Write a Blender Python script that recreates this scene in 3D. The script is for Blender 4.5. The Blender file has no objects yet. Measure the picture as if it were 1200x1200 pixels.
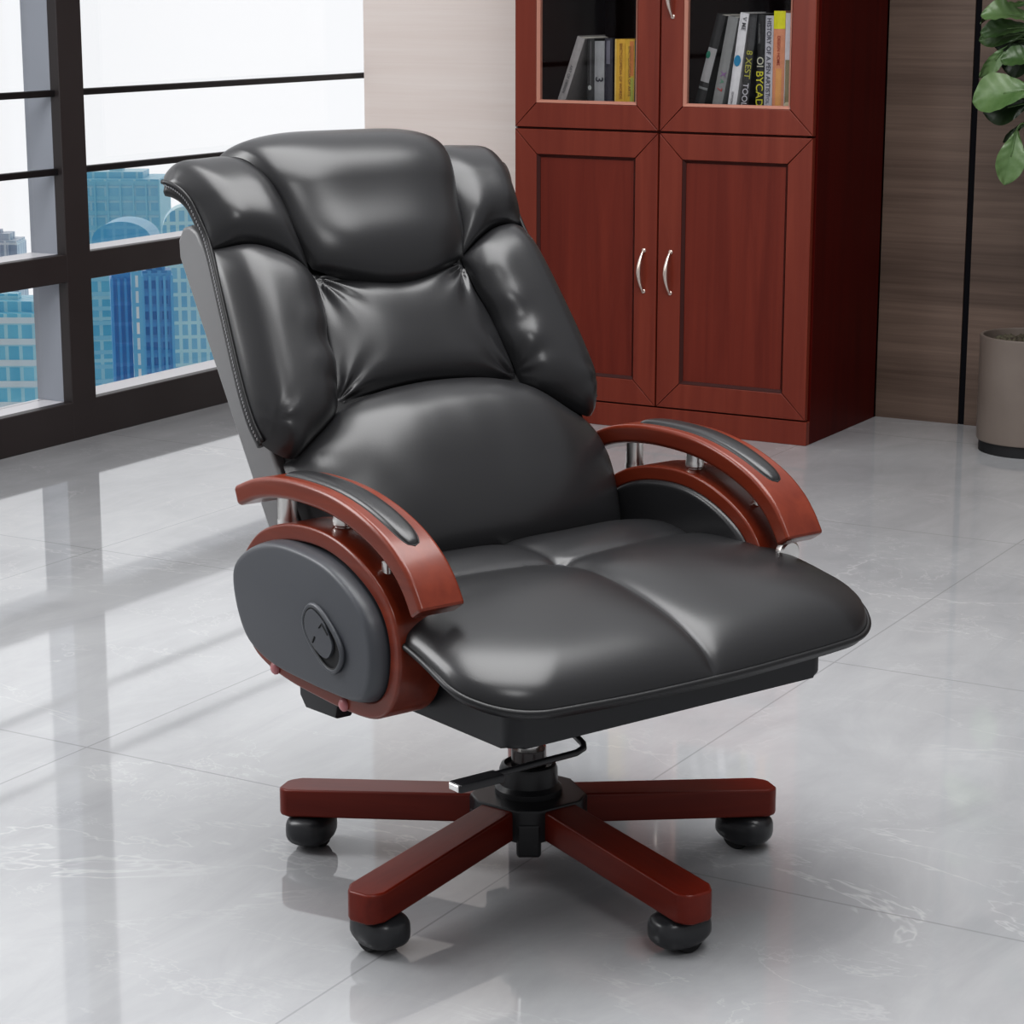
import bpy, bmesh, math, random
import numpy as np
from mathutils import Vector, Matrix, noise
random.seed(7)
PI = math.pi
R = math.radians
scene = bpy.context.scene
COL = scene.collection
scene.view_settings.view_transform = 'Standard'
scene.view_settings.look = 'Medium High Contrast'
scene.view_settings.exposure = 0.0
try:
    scene.cycles.max_bounces = 10
    scene.cycles.transparent_max_bounces = 12
    scene.cycles.use_denoising = True
except Exception:
    pass

# ------------------------------------------------------------------ helpers
def link(name, me, mat=None, parent=None, loc=(0, 0, 0), rot=(0, 0, 0), smooth=None):
    o = bpy.data.objects.new(name, me)
    COL.objects.link(o)
    if mat is not None and me is not None:
        for m in (mat if isinstance(mat, (list, tuple)) else [mat]):
            me.materials.append(m)
    if parent is not None:
        o.parent = parent
    o.location = loc
    o.rotation_euler = rot
    if smooth is not None and me is not None:
        for p in me.polygons:
            p.use_smooth = True
        if smooth < 180:
            me.set_sharp_from_angle(angle=R(smooth))
    return o

def obj(name, bm, mat=None, parent=None, smooth=35, **k):
    me = bpy.data.meshes.new(name)
    bmesh.ops.recalc_face_normals(bm, faces=bm.faces)
    bm.to_mesh(me)
    bm.free()
    o = link(name, me, mat, parent, smooth=smooth, **k)
    if smooth < 180:
        wn = o.modifiers.new('weighted_normal', 'WEIGHTED_NORMAL')
        wn.keep_sharp = True
        wn.weight = 80
    return o

def thing(name, label, cat, loc=(0, 0, 0), rotz=0, group=None):
    o = bpy.data.objects.new(name, None)
    COL.objects.link(o)
    o.empty_display_size = 0.1
    o.location = loc
    o.rotation_euler = (0, 0, rotz)
    tag(o, label, cat, group)
    return o

def tag(o, label, cat, group=None):
    o['label'] = label
    o['category'] = cat
    if group:
        o['group'] = group
    return o

def struct(o):
    o['kind'] = 'structure'
    return o

def box(bm, x0, x1, y0, y1, z0, z1, bevel=0.0, seg=2, M=None):
    vs = [bm.verts.new((x, y, z)) for x in (x0, x1) for y in (y0, y1) for z in (z0, z1)]
    fs = []
    for q in ((0, 1, 3, 2), (4, 6, 7, 5), (0, 4, 5, 1), (2, 3, 7, 6), (0, 2, 6, 4), (1, 5, 7, 3)):
        fs.append(bm.faces.new([vs[i] for i in q]))
    geom = vs
    if bevel > 0:
        es = list({e for f in fs for e in f.edges})
        r = bmesh.ops.bevel(bm, geom=es, offset=bevel, segments=seg, profile=0.5, affect='EDGES')
        geom = list({v for f in r['faces'] for v in f.verts} | {v for v in vs if v.is_valid})
    if M is not None:
        bmesh.ops.transform(bm, matrix=M, verts=geom)
    return geom

def prism(bm, pts, z0, z1, bevel=0.0, seg=2, f=lambda x, y, z: (x, y, z)):
    """extrude a polygon (2-D points) from z0 to z1; f maps to 3-D"""
    a = [bm.verts.new((p[0], p[1], z0)) for p in pts]
    b = [bm.verts.new((p[0], p[1], z1)) for p in pts]
    n = len(pts)
    fs = [bm.faces.new(a[::-1]), bm.faces.new(b)]
    sides = []
    for i in range(n):
        sides.append(bm.faces.new((a[i], a[(i + 1) % n], b[(i + 1) % n], b[i])))
    vs = a + b
    if bevel > 0:
        es = list(fs[0].edges) + list(fs[1].edges)
        r = bmesh.ops.bevel(bm, geom=es, offset=bevel, segments=seg, profile=0.5, affect='EDGES')
        vs = list({v for fc in r['faces'] for v in fc.verts} | {v for v in vs if v.is_valid})
    for v in vs:
        v.co = Vector(f(*v.co))
    return vs

def lathe(bm, prof, n=40, M=None, cap=True):
    rings = []
    for r, z in prof:
        rings.append([bm.verts.new((r * math.cos(2 * PI * i / n), r * math.sin(2 * PI * i / n), z)) for i in range(n)])
    for a, b in zip(rings[:-1], rings[1:]):
        for i in range(n):
            bm.faces.new((a[i], a[(i + 1) % n], b[(i + 1) % n], b[i]))
    if cap:
        bm.faces.new(rings[0][::-1])
        bm.faces.new(rings[-1])
    vs = [v for r in rings for v in r]
    if M is not None:
        bmesh.ops.transform(bm, matrix=M, verts=vs)
    return vs

def catmull(pts, n=8, closed=False):
    P = [Vector(p) for p in pts]
    out = []
    N = len(P)
    rng = range(N if closed else N - 1)
    for i in rng:
        if closed:
            p0, p1, p2, p3 = P[(i - 1) % N], P[i], P[(i + 1) % N], P[(i + 2) % N]
        else:
            p1, p2 = P[i], P[i + 1]
            p0 = P[i - 1] if i > 0 else p1 * 2 - p2
            p3 = P[i + 2] if i + 2 < N else p2 * 2 - p1
        for k in range(n):
            t = k / n
            out.append(0.5 * ((2 * p1) + (p2 - p0) * t + (2 * p0 - 5 * p1 + 4 * p2 - p3) * t * t + (3 * p1 - p0 - 3 * p2 + p3) * t ** 3))
    if not closed:
        out.append(P[-1].copy())
    return out

def tube(bm, pts, rad, n=10, closed=False, cap=True):
    pts = [Vector(p) for p in pts]
    N = len(pts)
    rads = rad if isinstance(rad, (list, tuple)) else [rad] * N
    up = None
    rings = []
    for i, p in enumerate(pts):
        a = pts[(i - 1) % N] if (closed or i > 0) else p
        b = pts[(i + 1) % N] if (closed or i < N - 1) else p
        t = (b - a).normalized()
        if up is None:
            up = Vector((0, 0, 1)) if abs(t.z) < 0.9 else Vector((1, 0, 0))
        s = t.cross(up).normalized()
        up = s.cross(t).normalized()
        rings.append([bm.verts.new(p + (s * math.cos(2 * PI * k / n) + up * math.sin(2 * PI * k / n)) * rads[i]) for k in range(n)])
    m = N if closed else N - 1
    for i in range(m):
        a, b = rings[i], rings[(i + 1) % N]
        for k in range(n):
            bm.faces.new((a[k], a[(k + 1) % n], b[(k + 1) % n], b[k]))
    if cap and not closed:
        bm.faces.new(rings[0][::-1])
        bm.faces.new(rings[-1])
    return [v for r in rings for v in r]

def grid_mesh(bm, P, closed_u=False):
    """P[i][j] -> 3-D points; quads"""
    n, m = len(P), len(P[0])
    V = [[bm.verts.new(P[i][j]) for j in range(m)] for i in range(n)]
    for i in range(n if closed_u else n - 1):
        for j in range(m - 1):
            i2 = (i + 1) % n
            bm.faces.new((V[i][j], V[i2][j], V[i2][j + 1], V[i][j + 1]))
    return V

def sm(a, b, x):
    t = min(1, max(0, (x - a) / (b - a)))
    return t * t * (3 - 2 * t)

# ------------------------------------------------------------------ materials
def mat(name, base=(0.5, 0.5, 0.5), rough=0.5, metal=0.0, spec=0.5, coat=0.0, coat_rough=0.1):
    m = bpy.data.materials.new(name)
    m.use_nodes = True
    b = m.node_tree.nodes['Principled BSDF']
    b.inputs['Base Color'].default_value = (*base, 1)
    b.inputs['Roughness'].default_value = rough
    b.inputs['Metallic'].default_value = metal
    b.inputs['Specular IOR Level'].default_value = spec
    b.inputs['Coat Weight'].default_value = coat
    b.inputs['Coat Roughness'].default_value = coat_rough
    return m

def nodes(m):
    nt = m.node_tree
    return nt, nt.nodes, nt.links, nt.nodes['Principled BSDF']

def tex_coord(nt, scale=(1, 1, 1), rot=(0, 0, 0), kind='Object'):
    tc = nt.nodes.new('ShaderNodeTexCoord')
    mp = nt.nodes.new('ShaderNodeMapping')
    mp.inputs['Scale'].default_value = scale
    mp.inputs['Rotation'].default_value = rot
    nt.links.new(tc.outputs[kind], mp.inputs['Vector'])
    return mp.outputs['Vector']

def noise_tex(nt, vec, scale, detail=4, rough=0.5, dist=0.0):
    n = nt.nodes.new('ShaderNodeTexNoise')
    n.inputs['Scale'].default_value = scale
    n.inputs['Detail'].default_value = detail
    n.inputs['Roughness'].default_value = rough
    n.inputs['Distortion'].default_value = dist
    nt.links.new(vec, n.inputs['Vector'])
    return n.outputs['Fac']

def ramp(nt, fac, stops):
    r = nt.nodes.new('ShaderNodeValToRGB')
    e = r.color_ramp.elements
    while len(e) < len(stops):
        e.new(0.5)
    for k, (p, c) in enumerate(stops):
        e[k].position = p
        e[k].color = (*c, 1) if len(c) == 3 else c
    nt.links.new(fac, r.inputs['Fac'])
    return r.outputs['Color']

def bump(nt, b, height, strength=0.1, dist=0.01):
    n = nt.nodes.new('ShaderNodeBump')
    n.inputs['Strength'].default_value = strength
    n.inputs['Distance'].default_value = dist
    nt.links.new(height, n.inputs['Height'])
    nt.links.new(n.outputs['Normal'], b.inputs['Normal'])

def wood(name, c0, c1, axis='z', scale=1.0, rough=0.28, coat=0.25, spec=0.5):
    m = mat(name, c0, rough, coat=coat, coat_rough=0.12, spec=spec)
    nt, N, L, b = nodes(m)
    s = {'x': (1.2, 22, 22), 'y': (22, 1.2, 22), 'z': (22, 22, 1.2)}[axis]
    v = tex_coord(nt, tuple(q * scale for q in s))
    f = noise_tex(nt, v, 1.6, 6, 0.6, 0.6)
    c = ramp(nt, f, [(0.3, c0), (0.7, c1)])
    L.new(c, b.inputs['Base Color'])
    return m

def leather(name, base, rough=0.33):
    m = mat(name, base, rough, spec=0.55)
    nt, N, L, b = nodes(m)
    v = tex_coord(nt)
    f = noise_tex(nt, v, 520, 2)
    bump(nt, b, f, 0.035, 0.002)
    return m

M_leather = leather('black_leather', (0.021, 0.021, 0.0225), 0.30)
M_leather_side = leather('side_pad_leather', (0.060, 0.064, 0.073), 0.40)
M_leather_back = leather('back_shell_leather', (0.17, 0.17, 0.173), 0.40)  # base lightened to carry the window reflection on the shell sides
M_piping = mat('piping', (0.012, 0.012, 0.013), 0.4)
M_thread = mat('pale_thread', (0.28, 0.28, 0.29), 0.7)
M_seatbox = leather('seat_box_vinyl', (0.010, 0.0105, 0.013), 0.45)
M_wood_y = wood('mahogany_arm', (0.125, 0.0185, 0.0075), (0.178, 0.031, 0.0125), 'y', 1.0, 0.30, 0.18, 0.42)
M_wood_leg = wood('mahogany_leg', (0.095, 0.0075, 0.003), (0.150, 0.016, 0.006), 'x', 1.0, 0.34, 0.06, 0.28)
M_chrome = mat('satin_chrome', (0.86, 0.85, 0.83), 0.28, metal=1.0)
M_plastic = mat('black_plastic', (0.013, 0.013, 0.015), 0.36)
M_caster = mat('caster_plastic', (0.028, 0.029, 0.032), 0.30)
M_black = mat('matte_black', (0.006, 0.006, 0.007), 0.6)
M_screw = mat('rosy_screw', (0.42, 0.16, 0.17), 0.35)

# ------------------------------------------------------------------ camera
HCAM = 1.18
cam_d = bpy.data.cameras.new('camera')
cam_d.sensor_width = 36.0
cam_d.sensor_fit = 'HORIZONTAL'
cam_d.lens = 36.0 * 2700.0 / 1200.0
cam_d.clip_start = 0.05
cam_d.clip_end = 3000
cam = bpy.data.objects.new('camera', cam_d)
COL.objects.link(cam)
cam.location = (1.46323, -2.57897, HCAM)
cam.rotation_euler = (R(90) - math.atan(615 / 2700), 0, R(30))
scene.camera = cam

# ------------------------------------------------------------------ room
XW, YB = -2.563, 3.472          # window wall plane, back wall plane

def floor_material():
    m = mat('polished_marble_tile', (0.6, 0.6, 0.6), 0.045, spec=0.62)
    nt, N, L, b = nodes(m)
    v = tex_coord(nt)
    big = noise_tex(nt, v, 1.3, 5, 0.55, 0.4)
    cloud = ramp(nt, big, [(0.32, (0.315, 0.32, 0.33)), (0.68, (0.405, 0.41, 0.418))])
    # streaky mottling
    v2 = tex_coord(nt, (3.0, 1.1, 1), (0, 0, R(25)))
    st = noise_tex(nt, v2, 2.6, 8, 0.68, 0.8)
    stc = ramp(nt, st, [(0.35, (0.93, 0.93, 0.935)), (0.62, (1.04, 1.04, 1.04))])
    mx = N.new('ShaderNodeMix'); mx.data_type = 'RGBA'; mx.blend_type = 'MULTIPLY'
    mx.inputs[0].default_value = 1.0
    L.new(cloud, mx.inputs[6]); L.new(stc, mx.inputs[7])
    # thin pale veins: band of a noise
    col = mx.outputs[2]
    for sc, lo, w, rz, amt in ((1.5, 0.5, 0.008, 0.3, 0.32), (2.7, 0.48, 0.006, 1.2, 0.25)):
        v3 = tex_coord(nt, (1.0, 1.6, 1), (0, 0, rz))
        f = noise_tex(nt, v3, sc, 6, 0.62, 0.5)
        vein = ramp(nt, f, [(lo - w, (0, 0, 0)), (lo, (1, 1, 1)), (lo + w, (0, 0, 0))])
        msk = ramp(nt, noise_tex(nt, tex_coord(nt, (1, 1, 1), (0, 0, rz + 2)), 2.2, 3), [(0.45, (0, 0, 0)), (0.65, (1, 1, 1))])
        mm = N.new('ShaderNodeMath'); mm.operation = 'MULTIPLY'
        L.new(vein, mm.inputs[0]); L.new(msk, mm.inputs[1])
        mm2 = N.new('ShaderNodeMath'); mm2.operation = 'MULTIPLY'; mm2.inputs[1].default_value = amt
        L.new(mm.outputs[0], mm2.inputs[0])
        mv = N.new('ShaderNodeMix'); mv.data_type = 'RGBA'
        L.new(mm2.outputs[0], mv.inputs[0]); L.new(col, mv.inputs[6])
        mv.inputs[7].default_value = (0.64, 0.64, 0.64, 1)
        col = mv.outputs[2]
    # grout: lines at x = -0.02 + k*0.85 and y = 0.108 + k*1.038
    sep = N.new('ShaderNodeSeparateXYZ')
    L.new(tex_coord(nt), sep.inputs[0])
    def line(out, off, per, w):
        a = N.new('ShaderNodeMath'); a.operation = 'SUBTRACT'; a.inputs[1].default_value = off - per / 2
        L.new(out, a.inputs[0])
        q = N.new('ShaderNodeMath'); q.operation = 'FLOORED_MODULO'; q.inputs[1].default_value = per
        L.new(a.outputs[0], q.inputs[0])
        s = N.new('ShaderNodeMath'); s.operation = 'SUBTRACT'; s.inputs[1].default_value = per / 2
        L.new(q.outputs[0], s.inputs[0])
        ab = N.new('ShaderNodeMath'); ab.operation = 'ABSOLUTE'
        L.new(s.outputs[0], ab.inputs[0])
        lt = N.new('ShaderNodeMath'); lt.operation = 'LESS_THAN'; lt.inputs[1].default_value = w
        L.new(ab.outputs[0], lt.inputs[0])
        return lt.outputs[0]
    l1 = line(sep.outputs[0], -0.02, 0.85, 0.0016)
    l2 = line(sep.outputs[1], 0.108, 1.038, 0.0020)
    mxx = N.new('ShaderNodeMath'); mxx.operation = 'MAXIMUM'
    L.new(l1, mxx.inputs[0]); L.new(l2, mxx.inputs[1])
    fm = N.new('ShaderNodeMath'); fm.operation = 'MULTIPLY'; fm.inputs[1].default_value = 0.6
    L.new(mxx.outputs[0], fm.inputs[0])
    mg = N.new('ShaderNodeMix'); mg.data_type = 'RGBA'
    L.new(fm.outputs[0], mg.inputs[0]); L.new(col, mg.inputs[6])
    mg.inputs[7].default_value = (0.22, 0.22, 0.23, 1)
    L.new(mg.outputs[2], b.inputs['Base Color'])
    return m

bm = bmesh.new()
box(bm, XW - 0.25, 4.2, -4.6, YB + 0.1, -0.12, 0.0)
struct(obj('floor', bm, floor_material()))

def grain_wall(name, c0, c1, rough=0.55):
    m = mat(name, c0, rough)
    nt, N, L, b = nodes(m)
    v = tex_coord(nt, (1.3, 1.3, 60))
    f = noise_tex(nt, v, 1.2, 7, 0.65, 0.4)
    v2 = tex_coord(nt, (0.6, 0.6, 7))
    g = noise_tex(nt, v2, 1.5, 3, 0.5)
    ad = N.new('ShaderNodeMath'); ad.operation = 'ADD'
    L.new(f, ad.inputs[0]); L.new(g, ad.inputs[1])
    hf = N.new('ShaderNodeMath'); hf.operation = 'MULTIPLY'; hf.inputs[1].default_value = 0.5
    L.new(ad.outputs[0], hf.inputs[0])
    c = ramp(nt, hf.outputs[0], [(0.34, c0), (0.66, c1)])
    L.new(c, b.inputs['Base Color'])
    return m

M_wall_lit = grain_wall('lit_wood_wall', (0.80, 0.70, 0.65), (0.87, 0.79, 0.745))  # left part of one wood wall, window light put into the colour
M_wall_shaded = grain_wall('shaded_wood_wall', (0.068, 0.044, 0.033), (0.150, 0.105, 0.082))  # same wood further right, shade put into the colour
HT = 2.75
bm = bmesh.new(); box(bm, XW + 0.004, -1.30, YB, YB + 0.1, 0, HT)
struct(obj('wall_back', bm, M_wall_lit))
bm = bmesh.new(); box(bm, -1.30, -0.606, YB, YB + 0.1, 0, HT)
struct(obj('wall_back_panel', bm, M_wall_shaded)).name = 'wall_back_middle'
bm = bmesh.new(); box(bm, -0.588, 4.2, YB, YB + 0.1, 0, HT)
struct(obj('wall_back_right', bm, M_wall_shaded))
bm = bmesh.new(); box(bm, -0.606, -0.588, YB + 0.006, YB + 0.1, 0, HT)
struct(obj('trim_1', bm, mat('dark_groove', (0.005, 0.005, 0.007), 0.7, spec=0.1)))

# ---- window wall
M_frame = mat('bronze_window_frame', (0.030, 0.024, 0.024), 0.42)
nt, N, L, b = nodes(M_frame)
L.new(ramp(nt, noise_tex(nt, tex_coord(nt), 3.0, 3), [(0.3, (0.028, 0.022, 0.022)), (0.7, (0.036, 0.030, 0.030))]), b.inputs['Base Color'])
M_reveal = mat('grey_window_reveal', (0.30, 0.32, 0.36), 0.35)
M_sill = mat('pale_sill', (0.62, 0.61, 0.63), 0.35)
M_rail = mat('rail_black', (0.010, 0.009, 0.010), 0.4)

GX = XW - 0.10                    # glass plane
bm = bmesh.new()
YW0 = -1.878
mull = [YW0, YW0 + 1.312, YW0 + 2.624, 2.060]       # near edges of the mullions
mull = [2.060 - 1.409 * k for k in (3, 2, 1, 0)]
W_M = 0.097
def fbox(x0, x1, y0, y1, z0, z1, bv=0.002):
    box(bm, x0, x1, y0, y1, z0, z1, bv, 1)
ZT = 2.6
fbox(XW - 0.03, XW, mull[0], YB + 0.35, 0, 0.104)           # bottom frame
fbox(XW - 0.03, XW, mull[0], YB + 0.35, 0.424, 0.497)       # transom
fbox(XW - 0.03, XW, mull[0], YB + 0.35, ZT, HT)
for y in mull:
    fbox(XW - 0.0305, XW + 0.0005, y, y + W_M, 0, HT)
win = struct(obj('window_1', bm, M_frame))
# reveals: the lighter grey depth of mullions, and pale tops of sill and transom
bm = bmesh.new()
for y in mull:
    box(bm, GX - 0.02, XW - 0.03, y + 0.001, y + W_M - 0.001, 0.104, ZT)
obj('mullion_reveal', bm, M_reveal, win)
bm = bmesh.new()
box(bm, GX - 0.02, XW - 0.03, mull[0], YB + 0.35, 0.0, 0.1035)
box(bm, GX - 0.02, XW - 0.03, mull[0], YB + 0.35, 0.426, 0.4965)
obj('sill', bm, M_sill, win)

def glass_mat(name, fac=0.05, tint=(1, 1, 1)):
    m = bpy.data.materials.new(name)
    m.use_nodes = True
    nt = m.node_tree
    nt.nodes.clear()
    out = nt.nodes.new('ShaderNodeOutputMaterial')
    tr = nt.nodes.new('ShaderNodeBsdfTransparent'); tr.inputs[0].default_value = (*tint, 1)
    gl = nt.nodes.new('ShaderNodeBsdfGlossy'); gl.inputs['Roughness'].default_value = 0.02
    mx = nt.nodes.new('ShaderNodeMixShader'); mx.inputs[0].default_value = fac
    nt.links.new(tr.outputs[0], mx.inputs[1]); nt.links.new(gl.outputs[0], mx.inputs[2])
    nt.links.new(mx.outputs[0], out.inputs[0])
    return m
M_glass = glass_mat('window_glass', 0.05)
for i, y in enumerate(mull):
    y0 = y + W_M
    y1 = mull[i + 1] if i + 1 < len(mull) else YB + 0.35
    for z0, z1 in ((0.1035, 0.426), (0.4965, ZT)):
        bm = bmesh.new(); box(bm, GX - 0.006, GX, y0, y1, z0, z1)
        obj('glass_pane', bm, M_glass, win)
    for z in (0.703, 0.904):
        bm = bmesh.new(); box(bm, XW - 0.033, XW - 0.014, y0, y1, z, z + 0.017, 0.002, 1)
        obj('rail', bm, M_rail, win)

# ------------------------------------------------------------------ bookcase
M_cab = wood('cherry_cabinet', (0.125, 0.0185, 0.0095), (0.180, 0.034, 0.018), 'z', 0.6, 0.36, 0.04, 0.35)
M_cab_panel = wood('cherry_panel', (0.100, 0.0125, 0.0065), (0.148, 0.023, 0.012), 'z', 0.6, 0.42, 0.02, 0.28)
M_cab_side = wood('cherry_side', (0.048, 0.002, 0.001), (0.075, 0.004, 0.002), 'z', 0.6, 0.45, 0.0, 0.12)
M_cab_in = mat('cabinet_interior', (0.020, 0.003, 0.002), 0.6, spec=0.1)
M_lip = mat('light_lip', (0.42, 0.20, 0.15), 0.35)
M_lip2 = mat('door_chamfer', (0.040, 0.005, 0.003), 0.3, spec=0.5)
M_nickel = mat('satin_nickel', (0.72, 0.62, 0.56), 0.28, metal=1.0)
CX0, CX1, CY, CYB = -1.732, -0.847, 2.971, 3.470
ZC = 2.06
bc = thing('bookcase', 'tall reddish cherry wood bookcase with glass upper doors against the back wall', 'bookcase', ((CX0 + CX1) / 2, (CY + CYB) / 2, 0))
def cl(x, y, z):
    return (x - bc.location.x, y - bc.location.y, z)
def cbox(bm, x0, x1, y0, y1, z0, z1, bv=0.0, seg=1):
    a = cl(x0, y0, z0); c = cl(x1, y1, z1)
    return box(bm, a[0], c[0], a[1], c[1], a[2], c[2], bv, seg)
bm = bmesh.new()
cbox(bm, CX0, CX0 + 0.02, CY + 0.022, CYB, 0.0, ZC)
cbox(bm, CX0, CX1, CYB - 0.012, CYB, 0.0, ZC)
cbox(bm, CX0, CX1, CY + 0.022, CYB, ZC - 0.03, ZC)
cbox(bm, CX0 + 0.02, CX1 - 0.02, CY + 0.022, CYB - 0.012, 0.79, 0.868)
cbox(bm, CX0, CX1 - 0.021, CY + 0.0215, CY + 0.032, 0.785, 0.825)
cbox(bm, CX0 + 0.001, CX1 - 0.021, CY + 0.004, CY + 0.03, 0.8035, 0.8065)
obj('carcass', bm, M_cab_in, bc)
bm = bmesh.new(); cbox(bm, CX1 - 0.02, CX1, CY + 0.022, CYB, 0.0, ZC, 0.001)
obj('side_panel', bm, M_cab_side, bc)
for z in (1.28, 1.66):
    bm = bmesh.new(); cbox(bm, CX0 + 0.02, CX1 - 0.02, CY + 0.06, CYB - 0.012, z, z + 0.018)
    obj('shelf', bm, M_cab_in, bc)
bm = bmesh.new(); cbox(bm, CX0, CX1, CY, CY + 0.022, 0.0, 0.063, 0.001)
obj('plinth', bm, M_cab, bc)

def door(x0, x1, z0, z1, fw, glass):
    """frame of four mitred boards with a pale chamfered lip, plus panel or glass"""
    bm = bmesh.new()
    y0, y1 = CY, CY + 0.021
    xi0, xi1, zi0, zi1 = x0 + fw, x1 - fw, z0 + fw, z1 - fw
    g = 0.0004
    quads = [[(x0, z0), (x1, z0), (xi1, zi0), (xi0, zi0)],
             [(x1, z0), (x1, z1), (xi1, zi1), (xi1, zi0)],
             [(x1, z1), (x0, z1), (xi0, zi1), (xi1, zi1)],
             [(x0, z1), (x0, z0), (xi0, zi0), (xi0, zi1)]]
    for q in quads:
        cx = sum(p[0] for p in q) / 4; cz = sum(p[1] for p in q) / 4
        pts = [(p[0] + (g if p[0] < cx else -g), p[1] + (g if p[1] < cz else -g)) for p in q]
        prism(bm, pts, 0.0, y1 - y0, 0.0028, 2, lambda x, y, z: cl(x, y1 - z, y))
    d = obj('glass_door' if glass else 'door', bm, M_cab, bc, smooth=40)
    # inner lip
    bm = bmesh.new()
    lw, ld = 0.0075, 0.0085
    A = [(xi0, zi0), (xi1, zi0), (xi1, zi1), (xi0, zi1)]
    B = [(xi0 + lw, zi0 + lw), (xi1 - lw, zi0 + lw), (xi1 - lw, zi1 - lw), (xi0 + lw, zi1 - lw)]
    va = [bm.verts.new(cl(p[0], y0 + 0.001, p[1])) for p in A]
    vb = [bm.verts.new(cl(p[0], y0 + ld, p[1])) for p in B]
    vc = [bm.verts.new(cl(p[0], y1, p[1])) for p in B]
    for i in range(4):
        j = (i + 1) % 4
        bm.faces.new((va[i], va[j], vb[j], vb[i]))
        bm.faces.new((vb[i], vb[j], vc[j], vc[i]))
    obj('lip', bm, M_lip if glass else M_lip2, d, smooth=20)
    bm = bmesh.new()
    yy = y0 + (0.012 if glass else 0.010)
    cbox(bm, xi0 + lw - 0.001, xi1 - lw + 0.001, yy, yy + 0.004, zi0 + lw - 0.001, zi1 - lw + 0.001)
    obj('glass_pane' if glass else 'panel', bm, M_doorglass if glass else M_cab_panel, d)
    return d

M_doorglass = glass_mat('bookcase_glass', 0.02, (0.93, 0.93, 0.93))
def handle(d, x, z0, z1):
    bm = bmesh.new()
    pts = []; rx = []
    n = 24
    for k in range(n + 1):
        t = k / n
        bow = math.sin(PI * t) ** 0.75
        pts.append(Vector(cl(x - 0.004 * math.sin(PI * t), CY - 0.003 - 0.020 * bow, z0 + (z1 - z0) * t)))
        rx.append(0.0036 + 0.0030 * math.sin(PI * t) ** 2)
    tube(bm, pts, rx, 12)
    for z in (z0, z1):
        lathe(bm, [(0.0065, 0), (0.0065, 0.003), (0.004, 0.006)], 16,
              Matrix.Translation(cl(x, CY + 0.002, z)) @ Matrix.Rotation(PI / 2, 4, 'X'))
    obj('handle', bm, M_nickel, d, smooth=60)
XM = -1.291
dl = door(CX0, XM - 0.0015, 0.066, 0.803, 0.069, False); handle(dl, XM - 0.040, 0.379, 0.489)
dr = door(XM + 0.0015, CX1 - 0.004, 0.066, 0.803, 0.069, False); handle(dr, XM + 0.040, 0.379, 0.489)
door(CX0, XM - 0.0015, 0.807, ZC, 0.067, True)
dg = door(XM + 0.0015, CX1 - 0.004, 0.807, ZC, 0.067, True); handle(dg, XM + 0.036, 1.105, 1.215)

# ------------------------------------------------------------------ books
ZS = 0.8685
def text_mesh(s, size):
    cu = bpy.data.curves.new('t', 'FONT')
    cu.body = s; cu.size = size; cu.align_x = 'CENTER'; cu.align_y = 'CENTER'
    cu.extrude = 0.0002; cu.offset = size * 0.012
    o = bpy.data.objects.new('t', cu)
    COL.objects.link(o)
    dg_ = bpy.context.evaluated_depsgraph_get()
    me = bpy.data.meshes.new_from_object(o.evaluated_get(dg_))
    bpy.data.objects.remove(o); bpy.data.curves.remove(cu)
    return me
def flat(name, c, r=0.5):
    m = mat(name, c, r)
    nt, N, L, b = nodes(m)
    f = noise_tex(nt, tex_coord(nt), 60, 3)
    L.new(ramp(nt, f, [(0.2, tuple(q * 0.88 for q in c)), (0.8, tuple(min(1, q * 1.08) for q in c))]), b.inputs['Base Color'])
    return m
M_page = flat('paper', (0.55, 0.53, 0.48), 0.8)
bookn = 0
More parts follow.
